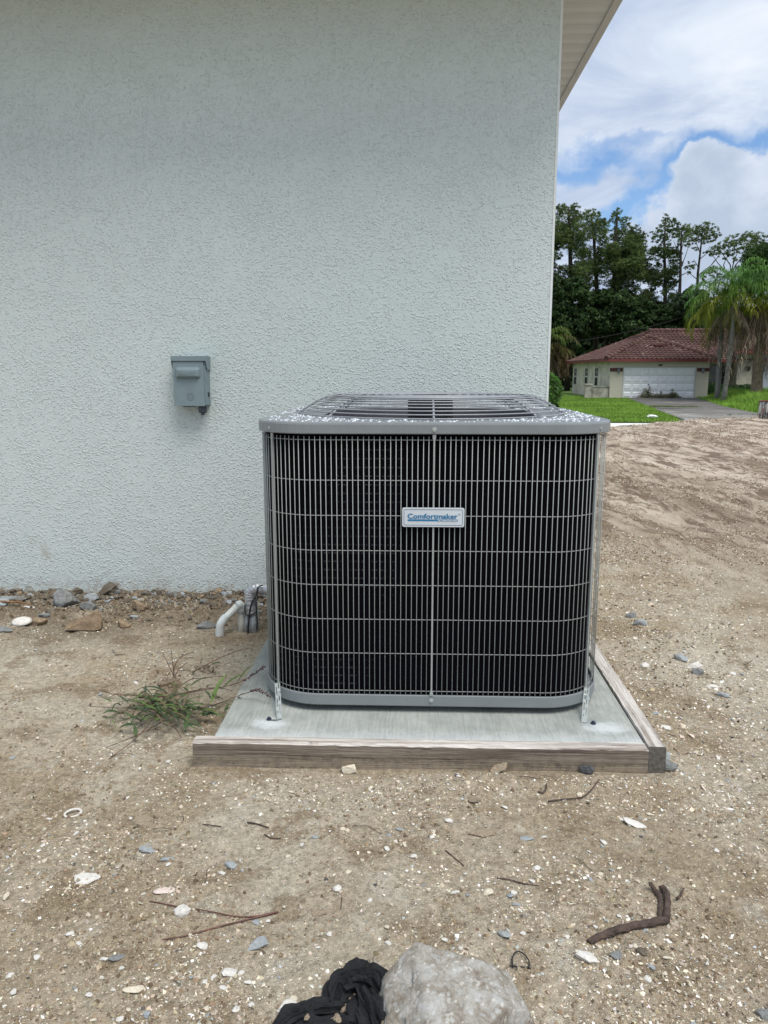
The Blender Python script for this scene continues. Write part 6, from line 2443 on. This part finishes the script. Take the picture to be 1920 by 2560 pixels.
pine('tall bare-stemmed pine with tuft crown right of the creeper one', 70, (1000, 1000), [(1003, 800), (1010, 600), (1015, 400), (1020, 290)],
     [(960, 270, 34), (1010, 265, 34), (1060, 270, 32), (1090, 300, 28), (1040, 310, 40), (985, 320, 36), (1075, 345, 32), (1020, 360, 28), (1060, 390, 20), (1000, 395, 18), (1090, 375, 22), (1050, 560, 12), (1075, 600, 12)],
     per=56, limbs=[((1012, 560), (1045, 480), (1075, 390)), ((1012, 500), (985, 430), (960, 360)), ((1010, 600), (975, 560), (950, 540)), ((1012, 620), (1050, 600), (1085, 590)), ((1014, 450), (1030, 380), (1040, 330)), ((1008, 640), (985, 660), (970, 640))], tr=.19)
pine('bare-stemmed pine with spreading limbs, before the umbrella one', 71, (1130, 1000), [(1132, 800), (1140, 600), (1158, 440), (1175, 280)],
     [(1180, 250, 30), (1140, 265, 30), (1220, 260, 30), (1265, 285, 28), (1290, 320, 26), (1110, 300, 28), (1160, 300, 38), (1220, 310, 36), (1150, 350, 32), (1205, 360, 34), (1250, 350, 26), (1110, 350, 22), (1120, 420, 20), (1100, 530, 24), (1085, 560, 22), (1230, 590, 26), (1260, 610, 28), (1200, 620, 22), (1290, 620, 18), (1180, 655, 22), (1090, 700, 20), (1110, 730, 22), (1240, 570, 20), (1200, 440, 16), (1240, 460, 16)],
     per=54, limbs=[((1140, 620), (1190, 580), (1240, 540), (1262, 505)), ((1145, 560), (1120, 520), (1110, 500)), ((1150, 500), (1200, 460), (1230, 400)), ((1138, 650), (1100, 620), (1075, 600)), ((1155, 450), (1135, 400), (1120, 350)), ((1135, 700), (1180, 670), (1220, 640)), ((1240, 540), (1290, 480), (1310, 420))], tr=.18)
pine('umbrella-topped pine with forked limbs at the right', 69, (1390, 1000), [(1390, 800), (1395, 680), (1390, 600)],
     [(1540, 310, 30), (1490, 325, 32), (1590, 325, 30), (1430, 345, 32), (1380, 360, 32), (1630, 350, 28), (1540, 350, 40), (1470, 375, 38), (1410, 395, 34), (1360, 400, 30), (1310, 405, 30), (1270, 420, 28), (1250, 445, 26), (1330, 440, 30), (1380, 450, 28), (1590, 380, 38), (1530, 410, 36), (1460, 430, 30), (1300, 460, 22), (1410, 500, 18), (1640, 400, 28), (1590, 430, 26), (1350, 480, 18), (1430, 560, 16)],
     per=56, limbs=[((1395, 640), (1340, 580), (1290, 530), (1250, 470)), ((1390, 610), (1380, 540), (1330, 470), (1300, 430)), ((1390, 600), (1420, 540), (1470, 480), (1540, 420)), ((1395, 640), (1440, 590), (1490, 540), (1580, 450)), ((1390, 610), (1400, 540), (1420, 480), (1440, 430)), ((1340, 580), (1330, 540), (1350, 490))], tr=.24)
pine('dark round oak-like tree behind the palms at the far right', 64, (1600, 1000), [(1600, 700), (1600, 500)],
     column(1470, 1760, 420, 700, 60, 42, lambda v: .6 + .4 * v, 8) + [(1640, 400, 36), (1600, 430, 40), (1540, 480, 36), (1690, 410, 40)],
     per=62, tr=.3, cols=[(.055, .105, .032), (.075, .14, .040), (.035, .065, .025), (.10, .17, .045)], nm='broadleaf_tree', cat='tree')


def understory():
    """shrubby wood between the trunks and behind the houses"""
    specs = [('dark bushy tree at the wood edge left of the tiled house', 71, (-60, 330, 640, 1080, 90), 21), ('dark bushy tree behind the left roof slope', 72, (280, 640, 760, 1040, 90), 22),
             ('dark leafy tree rising behind the roof ridge', 71, (600, 940, 820, 1040, 80), 23), ('mid green bushy tree behind the ridge near the palms', 70, (900, 1150, 860, 1040, 60), 24),
             ('leafy grey-green tree just left of the palms', 68, (1010, 1200, 760, 960, 34), 25)]
    for lab, Y, (x0, x1, y0, y1, n), sd in specs:
        b = ony(*ZT((x0 + x1) / 2, 1000), Y)
        t = thing('bushy_tree', lab, 'tree', (b.x, Y, -.65), 'bushy trees under the pines')
        m = MB()
        top = ony(*ZT((x0 + x1) / 2, (y0 + y1) / 2), Y)
        m.tube([Vector((b.x, Y, -.7)), top], [.18, .06], 7)
        m.obj('trunk', M['pinebark'], t)
        cl = [(*ZT(x, y), r / 2.9625) for x, y, r in column(x0, x1, y0, y1, n, 40, lambda v: .8 + .2 * v, sd)]
        cc = [(.06, .11, .036), (.08, .14, .045), (.036, .066, .025), (.11, .18, .055)] if sd != 25 else [(.05, .085, .04), (.07, .12, .05), (.03, .05, .025), (.09, .14, .06)]
        crown(t, cl, Y, 62, .30, cc, [4, 3, 4, 1], depth=1.5, asp=1.8, mat='leafy')
    # far wood
    n = 42000
    X = rng.uniform(-40, 70, n)
    H = 7.5 + 2.0 * fbm(X * .25, X * 0, 3, 91)
    Z = -.6 + rng.random(n) ** .8 * H
    Y = 88 + rng.uniform(-3, 3, n)
    C = np.stack([X, Y, Z], -1)
    K = palette(n, [(.03, .055, .022), (.045, .075, .028), (.06, .095, .035)], [4, 3, 1], .2)
    quads_cloud(C, np.tile([0, -.4, .6], (n, 1)), rng.uniform(.5, 1.2, n), K, M['leafy'], 'far_woodland', None, 1.3, kind='stuff', label='dark undergrowth of the far woodland behind the house', category='woodland')


understory()


def frond(V, F, K, base, az, elev, L, droop, nl, leafL, colr, wid=.05, hang=.72, curve=1.0):
    """arching palm frond: rachis plus paired leaflets that hang"""
    d0 = np.array([math.cos(az), math.sin(az), 0.0])
    pts = []
    p = np.array(base, float)
    e = elev
    st = L / 14
    for i in range(15):
        pts.append(p.copy())
        p = p + (d0 * math.cos(e) + np.array([0, 0, math.sin(e)])) * st
        e -= droop / 14 * (0.5 + curve * i / 14 * 1.1)
    side = np.array([-math.sin(az), math.cos(az), 0.0])

    def strip(a, b_, c, w0, w1, wdir, cc):
        o = len(V)
        V.extend([a - wdir * w0, a + wdir * w0, b_ + wdir * w1, b_ - wdir * w1, c])
        F.append((o, o + 1, o + 2, o + 3))
        F.append((o + 3, o + 2, o + 4, o + 4))
        K.extend([cc] * 5)
    for i in range(14):
        a, b_ = pts[i], pts[i + 1]
        o = len(V)
        wd = .035 * (1 - i / 15)
        V.extend([a - side * wd, a + side * wd, b_ + side * wd * .9, b_ - side * wd * .9])
        F.append((o, o + 1, o + 2, o + 3))
        K.extend([np.array(colr) * 1.3] * 4)
    for k in range(nl):
        f = .12 + .88 * (k + random.random()) / nl
        i = min(13, int(f * 14))
        c = pts[i] + (pts[i + 1] - pts[i]) * (f * 14 - i)
        tdir = pts[i + 1] - pts[i]
        tdir = tdir / np.linalg.norm(tdir)
        for s in (-1, 1):
            l = leafL * (.55 + .6 * math.sin(f * PI)) * random.uniform(.75, 1.15)
            o1 = side * s * random.uniform(.4, 1) + tdir * random.uniform(.3, .8) + np.array([0, 0, random.uniform(-.3, .3)])
            o1 /= np.linalg.norm(o1)
            m1 = c + o1 * l * .42
            m2 = m1 + (o1 * .35 + np.array([0, 0, -1.0 * hang])) * l * .55
            wdv = np.cross(o1, [0, 0, 1.0])
            wdv = wdv / (np.linalg.norm(wdv) + 1e-6)
            cc = np.array(colr) * random.uniform(.6, 1.35)
            strip(c, m1, m2, wid * .5, wid * .42, wdv, cc)


def palm(label, base, top, r, nfr, L, cols, dead=0, deadL=2.4, seed=0, lean=0, nl=38, leafL=.88, deadcol=(.27, .21, .155), wid=.042):
    random.seed(seed)
    t = thing('palm_tree', label, 'palm tree', base, 'palms in front of the tiled house')
    m = MB()
    b, tp = Vector(base), Vector(top)
    pts = [b.lerp(tp, f) + Vector((lean * math.sin(f * PI), 0, 0)) for f in np.linspace(0, 1, 9)]
    pts[0] -= Vector((0, 0, .1))
    m.tube(pts, [r * (1.25 if i == 0 else 1.0 - .25 * i / 8) for i in range(9)], 12, noise=.03)
    m.obj('trunk', M['deadfrond'] if dead > 50 else M['palmbark'], t, smooth=True)
    V, F, K = [], [], []
    for k in range(nfr):
        az = k * 2.399 + random.uniform(-.3, .3)
        f = k / nfr
        el = 1.35 - 1.5 * f + random.uniform(-.12, .12)
        c = cols[0] if f < .35 else (cols[1] if f < .72 else cols[2])
        o = tuple(tp + Vector((0, 0, .1 + .5 * (1 - f))))
        frond(V, F, K, o, az, el, L * random.uniform(.85, 1.1), 1.9 + .5 * random.random(), nl, leafL, c, wid)
    V, F, K = np.array(V), np.array(F), np.array(K)
    q = link('crown', np_mesh('crown', V, F, M['leafy'], False, K), t)
    if dead:
        V, F, K = [], [], []
        for k in range(dead):
            az = random.uniform(0, 6.28)
            frond(V, F, K, tuple(tp + Vector((0, 0, random.uniform(-.3, .1)))), az, random.uniform(-1.0, -.45), deadL * random.uniform(.6, 1.15), .9, 18, .60, np.array(deadcol) * random.uniform(.6, 1.3), .05, 1.2, .3)
        V, F, K = np.array(V), np.array(F), np.array(K)
        link('dead_fronds', np_mesh('dead_fronds', V, F, M['leafy'], False, K), t)
    return t


GR = [(.10, .215, .045), (.145, .25, .04), (.27, .30, .035)]
palm('leftmost feathery palm with thin grey stem before the window', (19.35, 50, -.62), (19.3, 50, 4.6), .17, 34, 3.1, GR, 8, 2.4, 11)
palm('slender leaning palm stem just right of the leftmost one', (18.55, 47, -.62), (18.75, 47, 5.3), .15, 30, 2.9, GR, 4, 2.0, 12, lean=.10)
palm('thick palm shrouded in hanging dead fronds before the door', (20.9, 48, -.62), (20.8, 48, 5.2), .34, 38, 3.3, [(.09, .19, .05), (.12, .23, .045), (.30, .30, .03)], 60, 4.6, 13)
palm('rightmost palm with yellowing lower fronds at the frame edge', (22.9, 48.5, -.62), (22.9, 48.5, 4.5), .22, 32, 3.1, [(.10, .20, .05), (.17, .26, .04), (.42, .34, .03)], 26, 4.0, 14)
palm('low bushy yellow-green palm left of the tiled house', (11.5, 68, -.62), (11.5, 68, 2.9), .20, 36, 3.0, [(.10, .15, .03), (.12, .12, .035), (.13, .09, .045)], 20, 2.4, 15, wid=.06)
palm('palm with browned fronds half hidden behind the wall corner', (13.0, 71, -.62), (12.9, 71, 2.2), .18, 26, 2.6, [(.085, .13, .035), (.12, .12, .045), (.15, .10, .05)], 14, 2.0, 16, wid=.06)
random.seed(21)


def bush(label, c, rx, ry, rz, n, leaf, cols, name='bush', grp=None, droopy=False, cat='bush'):
    t = thing(name, label, cat, (c[0], c[1], c[2]), grp)
    m = MB()
    for k in range(5):
        a = k * 1.3
        m.tube([(c[0], c[1], c[2] - .05), (c[0] + .3 * rx * math.cos(a), c[1] + .3 * ry * math.sin(a), c[2] + rz), (c[0] + .5 * rx * math.cos(a), c[1] + .5 * ry * math.sin(a), c[2] + 1.5 * rz)], [.03, .02, .008], 5)
    m.obj('stems', M['pinebark'], t)
    d = rng.normal(size=(n, 3))
    d /= np.linalg.norm(d, axis=1)[:, None]
    rr = rng.random(n) ** .35
    lob = 1 + .35 * (fbm(d[:, 0] * 3 + c[0], d[:, 2] * 3 + d[:, 1], 3, 5) - .5)
    C = np.array(c) + np.array([0, 0, rz]) + d * (rr * lob)[:, None] * np.array([rx, ry, rz])
    N = d + (np.array([0, 0, -.9]) if droopy else np.array([0, 0, .4]))
    tone = (.55 + .9 * fbm(C[:, 0] * 2.5, C[:, 2] * 2.5 + C[:, 1], 3, 9))[:, None]
    K = palette(n, cols, [3, 3, 2], .15) * tone
    quads_cloud(C, N, rng.uniform(.6, 1.4, n) * leaf, K, M['leafy'], 'foliage', t, 2.6)
    return t


bush('bright green drooping bush beside the wall corner across the road', (4.95, 31.2, -.74), 1.05, 1.0, 1.02, 5200, .22, [(.085, .19, .035), (.12, .25, .05), (.05, .11, .025)], droopy=True)
bush('small low dark shrub below the bright drooping bush', (6.0, 30.8, -.74), .45, .5, .22, 900, .12, [(.05, .10, .05), (.06, .12, .06), (.03, .06, .03)], 'shrub', cat='shrub')
bush('leafy green shrub below the recessed window', (20.9, 54.5, -.62), 1.1, .8, .50, 2600, .16, [(.04, .10, .03), (.06, .14, .04), (.025, .06, .02)], 'shrub', cat='shrub')
bush('dark shrub between the palm stems and the entry wall', (22.4, 53.5, -.62), 1.3, .8, .48, 2600, .16, [(.035, .085, .03), (.05, .12, .035), (.02, .05, .018)], 'shrub', cat='shrub')
bush('dark shrub before the pale blue front door', (25.2, 53.6, -.62), 1.2, .7, .42, 1800, .16, [(.035, .08, .03), (.05, .11, .035), (.02, .05, .018)], 'shrub', cat='shrub')


def weeds_at_door():
    for (x, r, h, lab) in ((15.75, .50, .42, 'taller dry weed clump against the garage door'), (16.65, .55, .22, 'middle low weed clump against the garage door'), (17.45, .45, .28, 'right-hand weed clump against the garage door')):
        t = thing('weed_clump', lab, 'weeds', (x, 52.7, -.57), 'weeds growing at the garage door')
        n = 900
        u_ = rng.normal(0, r * .5, n)
        C = np.stack([x + u_, 52.7 + rng.normal(0, .15, n), -.57 + rng.random(n) ** 1.5 * h * 1.6 * (.25 + 1.2 * fbm(u_ * 9 + x, u_ * 0, 2, 4)) * np.exp(-(u_ / r) ** 2)], -1)
        K = palette(n, [(.17, .17, .09), (.12, .145, .065), (.24, .21, .13)], [3, 3, 2], .2)
        quads_cloud(C, np.tile([0, 0, 1.2], (n, 1)), rng.uniform(.06, .16, n), K, M['leafy'], 'foliage', t, 3.0)


weeds_at_door()


def blades(name, X, Y, Z, Hh, W, K, lean, **tags):
    n = len(X)
    a = rng.uniform(0, 2 * PI, n)
    sx, sy = np.cos(a) * W / 2, np.sin(a) * W / 2
    lx, ly = rng.normal(0, lean, n) * Hh, rng.normal(0, lean, n) * Hh
    V = np.stack([np.stack([X - sx, Y - sy, Z], -1), np.stack([X + sx, Y + sy, Z], -1),
                  np.stack([X + sx * .7 + lx * .5, Y + sy * .7 + ly * .5, Z + Hh * .6], -1), np.stack([X - sx * .7 + lx * .5, Y - sy * .7 + ly * .5, Z + Hh * .6], -1),
                  np.stack([X + lx * 1.3, Y + ly * 1.3, Z + Hh], -1)], 1).reshape(-1, 3)
    b = np.arange(n) * 5
    F = np.concatenate([np.stack([b, b + 1, b + 2], -1), np.stack([b, b + 2, b + 3], -1), np.stack([b + 3, b + 2, b + 4], -1)])
    link(name, np_mesh(name, V, F, M['blade_g'], False, np.repeat(K, 5, 0)), **tags)


def grass():
    # mown lawn left of the driveway
    n = 105000
    Y = rng.uniform(29.95, 58, n)
    X = Y * rng.uniform(.10, .34, n)
    L, R = drive_edges(Y)
    edge = .16 * (fbm(X * 2, Y * 2, 3, 55) - .5)
    k = (X < L + edge + .05) & ~((X > 13.2) & (Y > 52.9)) & ~((X > 11.6) & (Y > 52.9) & (Y < 53.5))
    X, Y = X[k], Y[k]
    m_ = len(X)
    tone = (.72 + .62 * fbm(X * .5, Y * .5, 4, 61))[:, None]
    K = palette(m_, [(.19, .33, .045), (.24, .40, .06), (.31, .42, .10), (.13, .23, .035)], [4, 4, 1.2, 2], .15) * tone
    blades('lawn_grass', X, Y, yard_h(X, Y) - .02, rng.uniform(.05, .12, m_), rng.uniform(.022, .04, m_), K, .35, kind='stuff', label='short bright green lawn grass left of the driveway', category='grass')
    # unmown grass right of the driveway
    n = 85000
    Y = rng.uniform(30.5, 57, n)
    X = Y * rng.uniform(.28, .60, n)
    L, R = drive_edges(Y)
    inset = np.interp(Y, [30, 34, 40, 53], [3.0, .5, .1, -.1])
    k = (X > R + inset + .3 * (fbm(X, Y * 2, 3, 57) - .5)) & ~((Y > 52.7) & (X < 19.9)) & (Y < 55.4)
    X, Y = X[k], Y[k]
    m_ = len(X)
    L, R = drive_edges(Y)
    hh = np.clip((X - R) / 2.2, .3, 1) * rng.uniform(.35, .85, m_)
    tone = (.72 + .6 * fbm(X * .7, Y * .7, 4, 63))[:, None]
    K = palette(m_, [(.19, .34, .045), (.24, .41, .06), (.32, .44, .10), (.12, .22, .035)], [4, 4, 1.4, 2], .15) * tone
    blades('tall_grass', X, Y, yard_h(X, Y) - .03, hh, rng.uniform(.02, .045, m_), K, .28, kind='stuff', label='tall unmown grass right of the driveway', category='grass')
    # tufts growing through the driveway joints
    n = 5000
    Y = rng.choice([34.0, 41.0], n) + rng.normal(0, .45, n)
    L, R = drive_edges(Y)
    X = L + (R - L) * rng.beta(1.2, 2.4, n)
    K = palette(n, [(.11, .17, .04), (.16, .18, .06)], [1, 1], .2)
    keep = fbm(X * 1.3, Y, 3, 65) > .58
    X, Y, K = X[keep], Y[keep], K[keep]
    blades('joint_grass', X, Y, yard_h(X, Y) + .04, rng.uniform(.02, .06, len(X)), rng.uniform(.02, .03, len(X)), K, .4, kind='stuff', label='sparse grass growing in the driveway joints', category='grass')


grass()

# scrap of white plastic on the lawn
m = MB()
p = ony(1628, 1047, 32.2)
V0, F0 = ico(3)
Vk = V0 * (1 + 1.4 * tri3(V0 * 1.6 + 3, 3, 5))[:, None] * np.array([.22, .12, .07]) + np.array([p.x, 32.2, float(yard_h(0, 32.2)) + .07])
m.add(Vk.tolist(), F0.tolist())
m.obj('plastic_bag', M['white'], label='scrap of white plastic lying on the green lawn', category='plastic scrap')


# peeling drum at the right edge
def drum():
    a = ony(1900.5, 1000, 19.7)
    R_ = .26
    cx = a.x + R_
    y = 19.7
    z0 = gh(cx, y) - .03
    t = thing('metal_drum', 'short drum with peeling white paint and rusty rim at the right edge', 'drum', (cx, y, z0))
    m = MB()
    m.lathe((cx, y, z0), [(R_ * .97, 0), (R_, .01), (R_ * .99, .16), (R_ * 1.01, .17), (R_ * .99, .18), (R_ * .985, .455)], 28, cap=True)
    m.obj('body', M['peel'], t, smooth=True)
    m = MB()
    m.tube([(cx + R_ * math.cos(b_), y + R_ * math.sin(b_), z0 + .462) for b_ in np.linspace(0, 2 * PI, 29)[:-1]], .012, 6, closed=True)
    m.obj('rim', M['rust'], t, smooth=True)


drum()


# thin power line sagging behind the roof
def power_line():
    m = MB()
    a, b_ = ony(1360, 862, 66), ony(1700, 795, 66)
    pts = []
    for k in range(25):
        f = k / 24 * 1.6 - .3
        p = a.lerp(b_, f)
        p.z -= .9 * (1 - (2 * (f) - 1) ** 2) * .35
        pts.append(p)
    m.tube(pts, .018, 5)
    m.obj('power_line', M['rubber'], label='thin overhead cable sagging before the trees', category='cable')


power_line()
print('objects', len(sc.objects), 'tris', sum(len(o.data.polygons) for o in sc.objects if o.type == 'MESH'))
